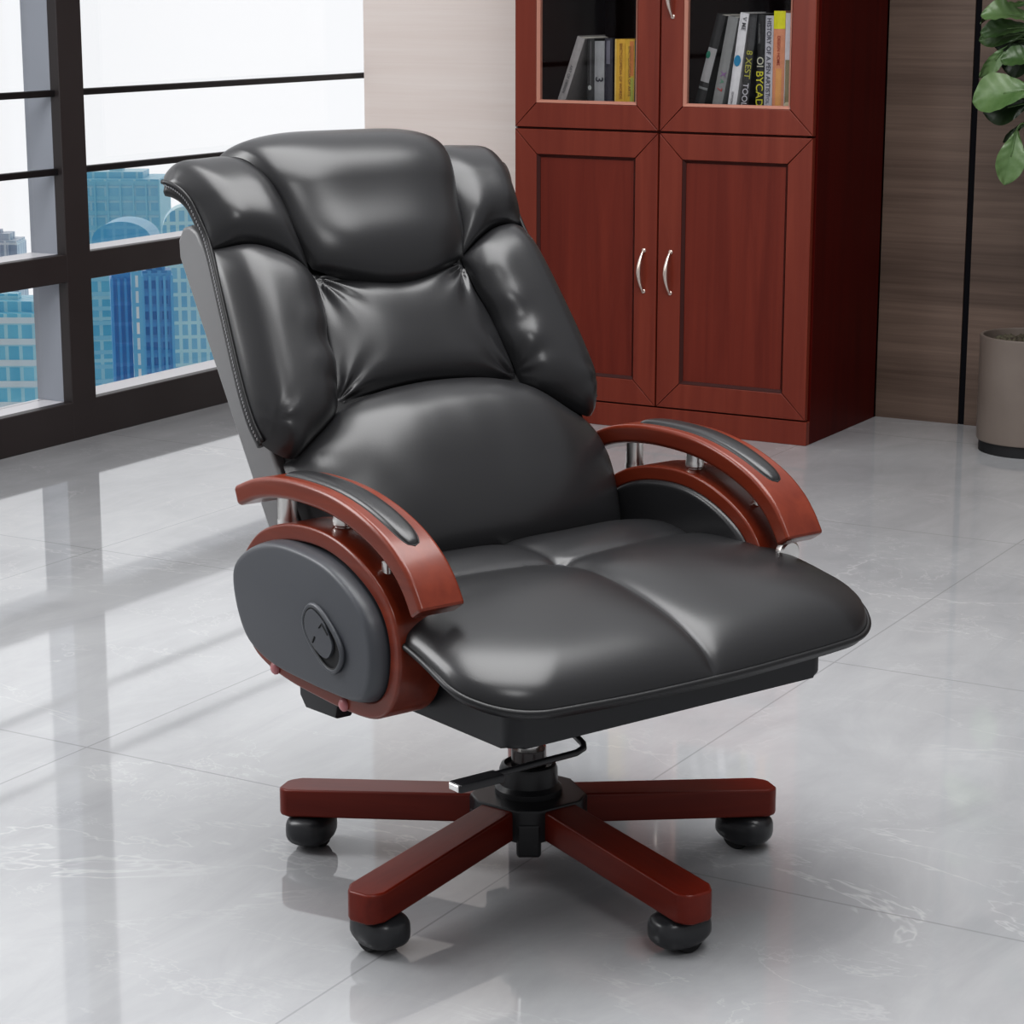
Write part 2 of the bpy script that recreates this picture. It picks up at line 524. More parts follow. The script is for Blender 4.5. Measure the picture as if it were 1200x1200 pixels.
def book(label, xb, th, h, lean, col, depth=0.16, marks=(), group=None, y=3.03):
    """xb: x of the bottom left corner of the spine; lean: degrees to the right"""
    global bookn
    bookn += 1
    root = thing('book', label, 'book', (xb, y, ZS), 0, group)
    mc = flat('cover_%d' % bookn, col, 0.45)
    a = R(lean)
    Mx = Matrix.Rotation(a, 4, 'Y') @ Matrix.Identity(4)
    off = Matrix.Translation((0, 0, th * math.sin(a)))
    T = off @ Mx
    bm = bmesh.new()
    c = 0.0016
    # spine slightly rounded + two boards
    n = 7
    pts = [(th * k / (n - 1), -0.003 * math.sin(PI * k / (n - 1))) for k in range(n)]
    poly = pts + [(th, depth), (th - c, depth), (th - c, 0.003), (c, 0.003), (c, depth), (0, depth)]
    prism(bm, poly, 0, h, 0, 1)
    bmesh.ops.transform(bm, matrix=T, verts=bm.verts[:])
    obj('cover', bm, mc, root, smooth=30)
    bm = bmesh.new(); box(bm, c, th - c, 0.003, depth - 0.003, 0.003, h - 0.003)
    bmesh.ops.transform(bm, matrix=T, verts=bm.verts[:])
    obj('pages', bm, M_page, root)
    for mk in marks:
        kind = mk[0]
        if kind == 'band':         # ('band', z0, z1, color, x0, x1)
            _, z0, z1, cc, x0, x1 = mk
            bm = bmesh.new()
            ptsb = [(x0 * th + (x1 - x0) * th * k / 6) for k in range(7)]
            P = [[(px, -0.003 * math.sin(PI * px / th) - 0.0006, z) for z in (z0 * h, z1 * h)] for px in ptsb]
            grid_mesh(bm, P)
            bmesh.ops.transform(bm, matrix=T, verts=bm.verts[:])
            obj('spine_band', bm, flat('band_%d' % bookn, cc, 0.45), root)
        elif kind == 'dot':        # ('dot', z, x, rx, rz, color)
            _, zc, xc, rx, rz, cc = mk
            bm = bmesh.new()
            vs = [bm.verts.new((xc * th + rx * math.cos(2 * PI * k / 24), -0.0042, zc * h + rz * math.sin(2 * PI * k / 24))) for k in range(24)]
            bm.faces.new(vs)
            bmesh.ops.transform(bm, matrix=T, verts=bm.verts[:])
            obj('spine_emblem', bm, flat('emblem_%d' % bookn, cc, 0.45), root)
        elif kind == 'text':       # ('text', string, size, z centre, x centre, color)
            _, s, size, zc, xc, cc = mk
            me = text_mesh(s, size)
            # glyph x -> down the spine (-z), glyph y -> +x, glyph z -> -y
            G = Matrix(((0, 1, 0, xc * th), (0, 0, -1, -0.0040), (-1, 0, 0, zc * h), (0, 0, 0, 1)))
            me.transform(T @ G)
            link('spine_title', me, flat('ink_%d' % bookn, cc, 0.5), root)
    return root
GL = 'books behind the left glass door'
GR = 'books behind the right glass door'
WHT = (0.62, 0.62, 0.63); BLK = (0.008, 0.008, 0.009)
# left door
book('pale grey book leaning to the right, leftmost behind the left glass door', -1.632, 0.024, 0.186, 19.5, (0.30, 0.285, 0.285), group=GL,
     marks=[('text', 'ART OF DESIGN', 0.011, 0.36, 0.5, (0.08, 0.08, 0.085))])
book('black book with a hanging grey cord and small round ornament on its spine', -1.5405, 0.0225, 0.176, 0, BLK, group=GL,
     marks=[('band', 0.30, 0.96, (0.06, 0.055, 0.06), 0.50, 0.68), ('dot', 0.26, 0.5, 0.0055, 0.0065, (0.30, 0.32, 0.31))])
book('grey book marked with a black number 3 on its spine', -1.517, 0.030, 0.170, 0, (0.27, 0.275, 0.285), group=GL,
     marks=[('text', '3', 0.032, 0.40, 0.52, (0.02, 0.02, 0.03))])
book('dark navy book with a pale strip near its top, left of the yellow pair', -1.486, 0.024, 0.177, 0, (0.020, 0.018, 0.030), group=GL,
     marks=[('band', 0.62, 0.97, (0.13, 0.125, 0.16), 0.25, 0.72)])
book('left one of the two yellow books, plain yellow with dark lettering', -1.4555, 0.030, 0.176, 0, (0.62, 0.37, 0.045), group=GL,
     marks=[('band', 0.0, 1.0, (0.70, 0.50, 0.15), 0.02, 0.20), ('text', 'ENCYCLOPEDIA OF WORDS', 0.0115, 0.52, 0.66, (0.30, 0.14, 0.03))])
book('right one of the two yellow books, with an orange and green edge', -1.425, 0.029, 0.176, 0, (0.62, 0.39, 0.05), group=GL,
     marks=[('band', 0.45, 0.97, (0.60, 0.22, 0.06), 0.55, 0.93), ('band', 0.02, 0.42, (0.40, 0.42, 0.08), 0.62, 0.93),
            ('text', 'ENCYCLOPEDIA OF ARTS', 0.0115, 0.52, 0.55, (0.25, 0.14, 0.04))])
book('dark green book with pale lettering, right of the yellow pair', -1.3955, 0.026, 0.172, 0, (0.018, 0.075, 0.060), group=GL,
     marks=[('text', 'WORLD ATLAS', 0.019, 0.5, 0.45, (0.30, 0.36, 0.30))])
# right door
book('black and grey book leaning to the right, leftmost behind the right glass door', -1.217, 0.027, 0.246, 14.5, BLK, group=GR,
     marks=[('band', 0.27, 0.64, (0.28, 0.28, 0.285), 0.02, 0.95), ('band', 0.19, 0.215, (0.16, 0.17, 0.17), 0.02, 0.98),
            ('dot', 0.56, 0.22, 0.006, 0.010, (0.01, 0.14, 0.09))])
book('plain grey leaning book with small coloured letters, left of the white one', -1.166, 0.029, 0.238, 10.5, (0.20, 0.205, 0.205), group=GR,
     marks=[('text', 'X', 0.020, 0.37, 0.6, (0.20, 0.08, 0.25)), ('text', 'A', 0.016, 0.29, 0.6, (0.08, 0.24, 0.15)), ('text', '7', 0.020, 0.20, 0.5, (0.40, 0.05, 0.06))])
book('white leaning book with a blue dot on its spine', -1.121, 0.025, 0.247, 7.6, (0.60, 0.60, 0.62), group=GR,
     marks=[('dot', 0.50, 0.47, 0.0095, 0.0145, (0.0, 0.19, 0.36)), ('text', 'V ME', 0.016, 0.89, 0.62, (0.10, 0.10, 0.11)), ('text', 'EDITION', 0.008, 0.11, 0.45, (0.2, 0.2, 0.22))])
book('charcoal leaning book with yellow and white lettering, right of the white one', -1.084, 0.022, 0.243, 5.2, (0.020, 0.020, 0.021), group=GR,
     marks=[('band', 0.62, 0.97, (0.045, 0.045, 0.047), 0.05, 0.95), ('text', '8 XEST', 0.024, 0.47, 0.52, (0.34, 0.33, 0.05)), ('text', 'TOOL', 0.022, 0.15, 0.48, (0.45, 0.44, 0.48))])
book('upright black book with large yellow letters', -1.0385, 0.0215, 0.243, 0, (0.007, 0.007, 0.007), group=GR,
     marks=[('text', 'OI', 0.026, 0.50, 0.45, (0.42, 0.42, 0.33)), ('text', 'BYCAD', 0.028, 0.22, 0.42, (0.45, 0.43, 0.02)), ('text', 'A COLLECTION', 0.007, 0.80, 0.3, (0.15, 0.15, 0.15))])
book('pale grey book with a long dark title down its spine', -1.0165, 0.0225, 0.240, 0, (0.42, 0.42, 0.46), group=GR,
     marks=[('text', 'HISTORY OF A PEN ARTIST', 0.0165, 0.56, 0.5, (0.07, 0.07, 0.09)), ('text', 'VOL 2', 0.012, 0.09, 0.5, (0.2, 0.2, 0.24))])
book('salmon orange book with a bright yellow top band', -0.9935, 0.0325, 0.252, 0, (0.58, 0.25, 0.14), group=GR,
     marks=[('band', 0.82, 1.0, (0.62, 0.60, 0.012), 0.0, 1.0), ('band', 0.02, 0.42, (0.60, 0.30, 0.10), 0.3, 0.8), ('text', 'DESIGN HOME', 0.0115, 0.60, 0.5, (0.33, 0.05, 0.03))])
book('white book with an olive lower half, rightmost behind the right glass door', -0.9605, 0.0245, 0.247, 0, (0.56, 0.53, 0.56), group=GR,
     marks=[('band', 0.06, 0.52, (0.24, 0.20, 0.11), 0.1, 1.0), ('dot', 0.05, 0.45, 0.008, 0.009, (0.55, 0.48, 0.32))])

# ------------------------------------------------------------------ the chair
AZ = R(67.55)
chair = thing('office_chair', 'black leather executive office chair with mahogany armrests on a five-legged wheeled base', 'chair', (0, 0, 0), AZ)

# ---- back: local frame
TH = math.atan(0.633)
O = Vector((0, 0.094, 0.455)); T = Vector((0, math.sin(TH), math.cos(TH))); Nn = Vector((0, -math.cos(TH), math.sin(TH))); X = Vector((1, 0, 0))
V0, RC = 0.532, 0.075
def bk(u, v, w, V0=V0):
    if v <= V0:
        return O + X * u + T * v + Nn * w
    th = (v - V0) / RC
    return O + X * u + T * (V0 + (RC + w) * math.sin(th)) + Nn * ((RC + w) * math.cos(th) - RC)

def polycurve(pts, n):
    """n+1 samples, uniform arclength, along a smooth curve through pts (2-D)"""
    c = catmull([(p[0], p[1], 0) for p in pts], 12) if len(pts) > 2 else [Vector((*pts[0], 0)), Vector((*pts[1], 0))]
    d = [0]
    for a, b_ in zip(c[:-1], c[1:]):
        d.append(d[-1] + (b_ - a).length)
    out = []
    for k in range(n + 1):
        s = d[-1] * k / n
        i = 0
        while i < len(d) - 2 and d[i + 1] < s:
            i += 1
        t = (s - d[i]) / max(1e-9, d[i + 1] - d[i])
        q = c[i].lerp(c[i + 1], min(1, max(0, t)))
        out.append((q.x, q.y))
    return out

def cushion(name, bottom, top, left, right, h, p=(2.6, 2.6), edge=(0, 0, 0, 0), wr=None, n=64, mapf=bk, mirror=False, lift=None, v0=None, hs=None, smooth=180, ew=0.5):
    """Coons patch; bottom/top run left->right, left/right run bottom->top.
    edge = w offset at (left, right, bottom, top); p = super-ellipse exponents"""
    Bc, Tc, Lc, Rc_ = (polycurve(q, n) for q in (bottom, top, left, right))
    P = []
    for i in range(n + 1):
        s = i / n
        row = []
        for j in range(n + 1):
            t = j / n
            cu = [0, 0]
            for k in range(2):
                lin = (1 - t) * Bc[i][k] + t * Tc[i][k] + (1 - s) * Lc[j][k] + s * Rc_[j][k]
                bil = (1 - s) * (1 - t) * Bc[0][k] + s * (1 - t) * Bc[n][k] + (1 - s) * t * Tc[0][k] + s * t * Tc[n][k]
                cu[k] = lin - bil
            a, b_ = abs(2 * s - 1), abs(2 * t - 1)
            E = max(0, (1 - a ** p[0])) ** ew * max(0, (1 - b_ ** p[1])) ** ew
            w = h * E * (hs(cu[1]) if hs else 1)
            w += edge[0] * (1 - sm(0, 0.42, s)) ** 2 + edge[1] * sm(0.58, 1, s) ** 2
            w += edge[2] * (1 - sm(0, 0.25, t)) ** 2 + edge[3] * sm(0.75, 1, t) ** 2
            if wr:
                w += wr(cu[0], cu[1], s, t) * min(1, 3 * E)
            if lift:
                w += lift(cu[0], cu[1], s, t) * (1 - 0.5 * E)
            u = -cu[0] if mirror else cu[0]
            row.append(mapf(u, cu[1], w) if v0 is None else bk(u, cu[1], w, v0))
        P.append(row)
    bm = bmesh.new()
    grid_mesh(bm, P)
    return bm

backrest_bm = bmesh.new()
# shell: profile in (v, w) swept over u with rounded top
prof = [(-0.10, -0.038), (0.475, -0.038), (0.503, -0.043), (0.520, -0.056), (0.526, -0.074), (0.518, -0.094), (0.496, -0.106), (-0.10, -0.106)]
def shell_map(v, w, u):
    q = O + X * u + T * v + Nn * w
    return (q.x, q.y, q.z)
prism(backrest_bm, prof, -0.260, 0.260, 0.006, 3, lambda v, w, u: shell_map(v, w, u))
# filler core under the cushions
core = [(-0.03, -0.05), (0.50, -0.05), (0.515, -0.03), (0.515, -0.012), (-0.03, -0.012)]
backrest = obj('backrest', backrest_bm, M_leather_back, chair, smooth=35)
bm = bmesh.new()
prism(bm, core, -0.245, 0.245, 0.004, 2, lambda v, w, u: shell_map(v, w, u))
obj('cushion_core', bm, M_black, backrest, smooth=35)

def corner_wr(corners, amp=0.004, lam=0.045, k=9):
    def f(u, v, s, t):
        w = 0
        for (cu, cv, ph) in corners:
            du, dv = u - cu, v - cv
            d = math.hypot(du, dv)
            w += amp * math.cos(math.atan2(dv, du) * k + ph) * math.exp(-((d / lam) ** 1.5)) * min(1, d / 0.012)
        w += 0.0012 * noise.noise(Vector((u * 18, v * 12, 1.7)))
        return w
    return f

pil_side = [(0.128, 0.415), (0.144, 0.470), (0.150, 0.515), (0.158, 0.555), (0.172, 0.610), (0.182, 0.69)]
pil_bot_half = [(0.0, 0.378), (0.045, 0.383), (0.090, 0.397), (0.128, 0.415)]
def mir(pts):
    return [(-p[0], p[1]) for p in pts]
pil_bot = mir(pil_bot_half[::-1])[:-1] + pil_bot_half
seam = [(0.126, 0.415), (0.165, 0.440), (0.205, 0.458), (0.263, 0.464)]          # shoulder / bolster
outer_up = [(0.263, 0.464), (0.264, 0.50), (0.271, 0.545), (0.286, 0.605)]
outer_lo = [(0.281, 0.182), (0.285, 0.215), (0.283, 0.27), (0.274, 0.36), (0.263, 0.460)]
bol_bot = [(0.156, 0.214), (0.176, 0.194), (0.215, 0.170), (0.246, 0.152), (0.263, 0.157), (0.281, 0.182)]
bol_in = [(0.156, 0.214), (0.147, 0.265), (0.141, 0.32), (0.131, 0.37), (0.128, 0.415)]
arch_half = [(0.0, 0.233), (0.05, 0.231), (0.10, 0.225), (0.156, 0.209), (0.21, 0.178), (0.258, 0.150)]
arch = mir(arch_half[::-1])[:-1] + arch_half

def lift(u, v, s, t):
    return 0.016 * sm(0.46, 0.60, v)
def lift_s(u, v, s, t):
    return 0.005 * sm(0.46, 0.60, v) * (1 - sm(0.0, 0.8, s)) * 1.0
# head pillow
def pil_wr(u, v, s, t):
    return 0.010 * math.exp(-((v - 0.44) / 0.05) ** 2) * (1 - (u / 0.16) ** 2) + 0.0008 * noise.noise(Vector((u * 10, v * 10, 4)))
bm = cushion('p', pil_bot, [(-0.182, 0.69), (0.182, 0.69)], mir(pil_side), pil_side, 0.036, (4.2, 3.6), (-0.004, -0.004, 0.002, -0.01), pil_wr, 80, lift=lift)
obj('head_pillow', bm, M_leather, backrest, smooth=180)
# shoulders, bolsters (both sides)
for mirr in (True, False):
    bm = cushion('s', seam, [(0.150, 0.675), (0.215, 0.668), (0.262, 0.645), (0.286, 0.605)], [(0.126, 0.415), (0.136, 0.465), (0.138, 0.51), (0.140, 0.555), (0.146, 0.610), (0.150, 0.675)], outer_up, 0.032, (3.2, 3.2),
                 (-0.006, -0.014, -0.004, -0.006), lambda u, v, s, t: 0.001 * noise.noise(Vector((u * 14, v * 10, 2))), 64, mirror=mirr, lift=lift_s, hs=lambda v: 1 - 0.62 * sm(0.47, 0.58, v))
    obj('shoulder_panel', bm, M_leather, backrest, smooth=180)
    wr = corner_wr([(0.150, 0.232, 0.3), (0.272, 0.20, 1.2)], 0.0016, 0.035, 6)
    def bol_wr(u, v, s, t, wr=wr):
        return wr(u, v, s, t) + 0.0035 * math.sin(v * 95 + 6 * u) * sm(0.5, 0.0, s) * sm(0.40, 0.30, v)
    bm = cushion('b', bol_bot, seam, bol_in, [(0.281, 0.182)] + outer_lo[1:-1] + [(0.263, 0.464)], 0.036, (3.0, 4.0),
                 (-0.006, -0.014, -0.008, -0.004), bol_wr, 72, mirror=mirr)
    obj('side_bolster', bm, M_leather, backrest, smooth=180)
# middle panel
mid_top = [(-0.128, 0.418), (-0.06, 0.40), (0, 0.392), (0.06, 0.40), (0.128, 0.418)]
mid_bot = [(-0.156, 0.208), (-0.10, 0.222), (0, 0.230), (0.10, 0.222), (0.156, 0.208)]
wrm = corner_wr([(-0.125, 0.405, 0.5), (0.125, 0.405, 0.2), (-0.152, 0.222, 1.5), (0.152, 0.222, 0.9)], 0.0055, 0.05, 11)
bm = cushion('m', mid_bot, mid_top, mir(bol_in), bol_in, 0.020, (3.0, 3.0), (-0.008, -0.008, -0.008, -0.004), wrm, 90)
obj('middle_panel', bm, M_leather, backrest, smooth=180)
# lumbar cushion
lum_side = [(0.235, -0.045), (0.252, 0.02), (0.262, 0.08), (0.258, 0.150)]
def lum_wr(u, v, s, t):
    return 0.0012 * noise.noise(Vector((u * 9, v * 9, 8))) + corner_l(u, v, s, t)
corner_l = corner_wr([(-0.235, 0.155, 0.4), (0.235, 0.155, 2.2)], 0.001, 0.04, 5)
bm = cushion('l', [(-0.235, -0.045), (0.235, -0.045)], arch, mir(lum_side), lum_side, 0.056, (3.0, 2.4), (-0.018, -0.018, -0.01, -0.006), lum_wr, 80)
obj('lumbar_cushion', bm, M_leather, backrest, smooth=180)
# edge piping and stitches along both outer sides
for s in (-1, 1):
    path = [bk(s * (u + 0.001), v, -0.016) for u, v in polycurve(outer_lo[:-1] + [(0.263, 0.464)] + outer_up[1:], 70)]
    bm = bmesh.new()
    tube(bm, path, 0.0034, 8)
    path2 = [bk(s * (u - 0.007), v, -0.028) for u, v in polycurve(outer_lo[:-1] + [(0.263, 0.464)] + outer_up[1:], 70)]
    tube(bm, path2, 0.009, 8)
    pp = obj('edge_piping', bm, M_piping, backrest, smooth=180)
    bm = bmesh.new()
    q = polycurve(outer_lo[:-1] + [(0.263, 0.464)] + outer_up[1:], 160)
    for k in range(2, 158, 2):
        a = bk(s * (q[k][0] + 0.0038), q[k][1], -0.021); c = bk(s * (q[k + 1][0] + 0.0038), q[k + 1][1], -0.019)
        tube(bm, [a, c], 0.0011, 5)
    obj('stitching', bm, M_thread, backrest)

# ---- seat
HW = 0.318
SEAT_Y = -0.1065
SEAT_H, SEAT_R = 0.2435, 0.085        # half length, corner radius
def seat_outline(a, b):
    """a,b in [-1,1]; concentric rings from a square onto a rounded rectangle; b=-1 is the front"""
    m = max(abs(a), abs(b))
    if m < 1e-9:
        return 0.0, SEAT_Y
    p, q = a / m, b / m
    hx, hy, r = HW, SEAT_H, SEAT_R
    c = 0.34                                  # share of each half side given to the corner arc
    ap, aq = abs(p), abs(q)
    if ap >= aq:                              # on a side edge
        if aq <= 1 - c:
            x, y = hx, (hy - r) * aq / (1 - c)
        else:
            t = (aq - 1 + c) / c * PI / 4
            x, y = hx - r + r * math.cos(t), hy - r + r * math.sin(t)
    else:
        if ap <= 1 - c:
            x, y = (hx - r) * ap / (1 - c), hy
        else:
            t = PI / 2 - (ap - 1 + c) / c * PI / 4
            x, y = hx - r + r * math.cos(t), hy - r + r * math.sin(t)
    x = math.copysign(x, p) * m; y = math.copysign(y, q) * m
    if y < 0:
        x *= 1 + 0.042 * sm(0.0, -0.8 * hy, y)            # flared front corners
        y -= 0.020 * max(0, 1 - (x / hx) ** 2) * (-y / hy)      # gently bowed front
    return x, SEAT_Y + y
def rim_z(y):
    return 0.366 + 0.056 * sm(-0.385, -0.13, y) ** 0.8
def seat_pt(a, b):
    x, y = seat_outline(a, b)
    m = max(abs(a), abs(b))
    E = max(0, 1 - m ** 4.0) ** 0.5
    zt = 0.463 - 0.034 * sm(-0.12, -0.40, y) - 0.012 * sm(0.0, 0.14, y)
    z = rim_z(y) + (zt - rim_z(y)) * E
    # four-panel quilting creases meeting at the button
    yc = -0.065 + 0.05 * (abs(x) / 0.3) ** 2
    dx, dy = abs(x), abs(y - yc)
    fr = 1 if y < yc else 0.55
    cr = 0.010 * fr * math.exp(-dx / 0.012) + 0.007 * math.exp(-dy / 0.012)
    cr += 0.0040 * fr * math.exp(-(dx / 0.05) ** 2) + 0.004 * math.exp(-(dy / 0.05) ** 2)
    cr += 0.004 * math.exp(-((dx / 0.012) ** 2 + (dy / 0.012) ** 2))
    z -= cr * min(1, 3.5 * E)
    z += 0.001 * noise.noise(Vector((x * 9, y * 9, 3)))
    return Vector((x, y, z))
n = 120
bm = bmesh.new()
G = [[seat_pt(2 * i / n - 1, 2 * j / n - 1) for j in range(n + 1)] for i in range(n + 1)]
Vg = grid_mesh(bm, G)
# underside
edge_loop = [Vg[i][0] for i in range(n)] + [Vg[n][j] for j in range(n)] + [Vg[i][n] for i in range(n, 0, -1)] + [Vg[0][j] for j in range(n, 0, -1)]
low = [bm.verts.new((v.co.x * 0.985, SEAT_Y + (v.co.y - SEAT_Y) * 0.985, v.co.z - 0.012)) for v in edge_loop]
low2 = [bm.verts.new((v.co.x * 0.78, SEAT_Y + (v.co.y - SEAT_Y) * 0.78, 0.358)) for v in edge_loop]
m_ = len(edge_loop)
for i in range(m_):
    j = (i + 1) % m_
    bm.faces.new((edge_loop[i], edge_loop[j], low[j], low[i]))
    bm.faces.new((low[i], low[j], low2[j], low2[i]))
rim_pts = [v.co.copy() for v in edge_loop]
seat = obj('seat_cushion', bm, M_leather, chair, smooth=180)
bm = bmesh.new()
tube(bm, [p + Vector((0, 0, -0.002)) for p in rim_pts[::2]], 0.0042, 8, closed=True)
obj('seat_piping', bm, M_piping, seat, smooth=180)
bm = bmesh.new()
q = seat_pt(0, (-0.065 - SEAT_Y) / SEAT_H)
lathe(bm, [(0.001, 0.0045), (0.006, 0.004), (0.0085, 0.002), (0.009, -0.002)], 20, Matrix.Translation(q + Vector((0, 0, 0.001))), cap=False)
obj('seat_button', bm, M_leather_side, seat, smooth=180)

# seat box
bm = bmesh.new()
sb = []
for cx_, cy_, a0 in ((0.237, 0.15, 0), (-0.237, 0.15, 90), (-0.237, -0.277, 180), (0.237, -0.277, 270)):
    for k in range(6):
        a = R(a0 + 18 * k)
        sb.append((cx_ + 0.021 * math.cos(a), cy_ + 0.021 * math.sin(a)))
prism(bm, sb, 0.3045, 0.372, 0.007, 3)
obj('seat_base', bm, M_seatbox, chair, smooth=60)
# backrest hinge brackets under the sides
for s in (-1, 1):
    bm = bmesh.new()
    pts = [(0.165, 0.31), (0.163, 0.262), (0.149, 0.247), (0.077, 0.250), (0.060, 0.31)]
    prism(bm, pts, -0.014, 0.014, 0.004, 2, lambda y, z, x: (x + s * 0.246, y, z))
    obj('hinge_bracket', bm, M_plastic, chair, smooth=40)
bm = bmesh.new(); box(bm, -0.10, 0.10, -0.12, 0.12, 0.286, 0.312, 0.006, 2)
obj('mechanism_plate', bm, M_plastic, chair, smooth=50)

# ---- arms
XO, XI = 0.330, 0.264
arm_c = [(0.197, 0.536), (0.150, 0.5535), (0.098, 0.5635), (0.045, 0.567), (-0.020, 0.5645), (-0.079, 0.5535), (-0.130, 0.5355), (-0.166, 0.514), (-0.190, 0.490), (-0.2075, 0.463)]
def plank(path, th, x0, x1, closed=False, rnd=0.006, ends=True):
    """plank of thickness th swept along a (y,z) path, spanning x0..x1, rounded corners"""
    P = [Vector((0, p[0], p[1])) for p in path]
    Nn_ = len(P)
    # cross section rounded rect in (x, n)
    cs = []
    hx, hn = (x1 - x0) / 2, th / 2
    for cx, cn, a0 in ((1, 1, 0), (-1, 1, 90), (-1, -1, 180), (1, -1, 270)):
        for k in range(5):
            a = R(a0 + 22.5 * k)
            cs.append((cx * (hx - rnd) + rnd * math.cos(a), cn * (hn - rnd) + rnd * math.sin(a)))
    bm = bmesh.new()
    rings = []
    for i, p in enumerate(P):
        a = P[(i - 1) % Nn_] if (closed or i) else P[0]
        c = P[(i + 1) % Nn_] if (closed or i < Nn_ - 1) else P[-1]
        t = (c - a).normalized()
        nrm = Vector((0, -t.z, t.y)) * (-1)
        rings.append([bm.verts.new(Vector(((x0 + x1) / 2 + u, 0, 0)) + p + nrm * w) for u, w in cs])
    m = len(cs)
    for i in range(Nn_ if closed else Nn_ - 1):
        a, c = rings[i], rings[(i + 1) % Nn_]
        for k in range(m):
            bm.faces.new((a[k], a[(k + 1) % m], c[(k + 1) % m], c[k]))
    if not closed:
        f1 = bm.faces.new(rings[0][::-1]); f2 = bm.faces.new(rings[-1])
        for f in (f1, f2):
            bmesh.ops.bevel(bm, geom=list(f.edges), offset=0.004, segments=2, profile=0.5, affect='EDGES')
    return bm
arm_path = [(q.x, q.y) for q in catmull([(p[0], p[1], 0) for p in arm_c], 8)]
def arm_at(f):
    k = f * (len(arm_path) - 1)
    i = min(int(k), len(arm_path) - 2); t = k - i
    a, c = arm_path[i], arm_path[i + 1]
    p = (a[0] + (c[0] - a[0]) * t, a[1] + (c[1] - a[1]) * t)
    d = Vector((0, c[0] - a[0], c[1] - a[1])).normalized()
    nrm = Vector((0, d.z, -d.y))
    if nrm.z < 0:
        nrm = -nrm
    return Vector((0, p[0], p[1])), d, nrm
hoop_o = [(0.189, 0.439), (0.174, 0.470), (0.139, 0.500), (0.088, 0.519), (0.035, 0.527), (-0.020, 0.526), (-0.074, 0.513), (-0.125, 0.488),
          (-0.158, 0.456), (-0.173, 0.415), (-0.171, 0.373), (-0.158, 0.341), (-0.133, 0.319), (-0.100, 0.310), (-0.046, 0.308), (0.012, 0.310),
          (0.072, 0.314), (0.128, 0.324), (0.168, 0.345), (0.188, 0.390)]
oc = Vector((0.008, 0.418))
def inset(pts, d):
    out = []
    n_ = len(pts)
    for i in range(n_):
        a, b_, c = Vector(pts[i - 1]), Vector(pts[i]), Vector(pts[(i + 1) % n_])
        t = (c - a).normalized(); nr = Vector((-t.y, t.x))
        if nr.dot(oc - b_) < 0:
            nr = -nr
        out.append(tuple(b_ + nr * d))
    return out
TR = 0.022
hoop_c = [(q.x, q.y) for q in catmull([(p[0], p[1], 0) for p in inset(hoop_o, TR / 2)], 6, True)]
pad_o = [(0.186, 0.439), (0.168, 0.466), (0.122, 0.490), (0.060, 0.503), (-0.028, 0.499), (-0.086, 0.480), (-0.127, 0.452), (-0.144, 0.417), (-0.145, 0.374),
         (-0.131, 0.344), (-0.104, 0.332), (-0.046, 0.330), (0.010, 0.331), (0.072, 0.334), (0.120, 0.343), (0.156, 0.361), (0.179, 0.398)]
pad_c = [(q.x, q.y) for q in catmull([(p[0], p[1], 0) for p in pad_o], 6, True)]

def side_pad(sign, xin, xrim, h, curve):
    """domed disc on a side: rings shrink towards the middle, bulging by h in +sign x"""
    c = Vector((0.008, 0.415))
    rs = [1.0, 1.0] + [math.cos(PI / 2 * k / 14) ** 0.55 for k in range(1, 14)] + [0.15]
    rings = []
    bm = bmesh.new()
    nR = 26
    for k in range(nR + 1):
        t = k / nR
        if t < 0.25:
            # rounded lip
            a = PI / 2 * t / 0.25
            sc, xx = 1 - 0.075 * (1 - math.cos(a)), h * 0.80 * math.sin(a)
        else:
            q_ = (t - 0.25) / 0.75
            sc, xx = 0.925 * (1 - q_) + 0.02 * q_, h * (0.80 + 0.20 * math.sin(PI / 2 * q_))
        rings.append([bm.verts.new((sign * (xrim + xx), c.x + (p[0] - c.x) * sc, c.y + (p[1] - c.y) * sc)) for p in curve])
    base = [bm.verts.new((sign * xin, p[0], p[1])) for p in curve]
    rings = [base] + rings
    m = len(curve)
    for a, b_ in zip(rings[:-1], rings[1:]):
        for i in range(m):
            bm.faces.new((a[i], a[(i + 1) % m], b_[(i + 1) % m], b_[i]))
    bm.faces.new(rings[-1])
    return bm

# oval recess frame in (y,z)
rc = Vector((0.0, -0.046, 0.404))
ra = Vector((0, -0.80, -0.60)); rb = Vector((0, -0.60, 0.80))
def oval(L_, W_, n_=40):
    pts = []
    for k in range(n_):
        a = 2 * PI * k / n_
        e = 2.6
        ca, sa = math.cos(a), math.sin(a)
        pts.append((L_ * math.copysign(abs(ca) ** (2 / e), ca), W_ * math.copysign(abs(sa) ** (2 / e), sa)))
    return pts

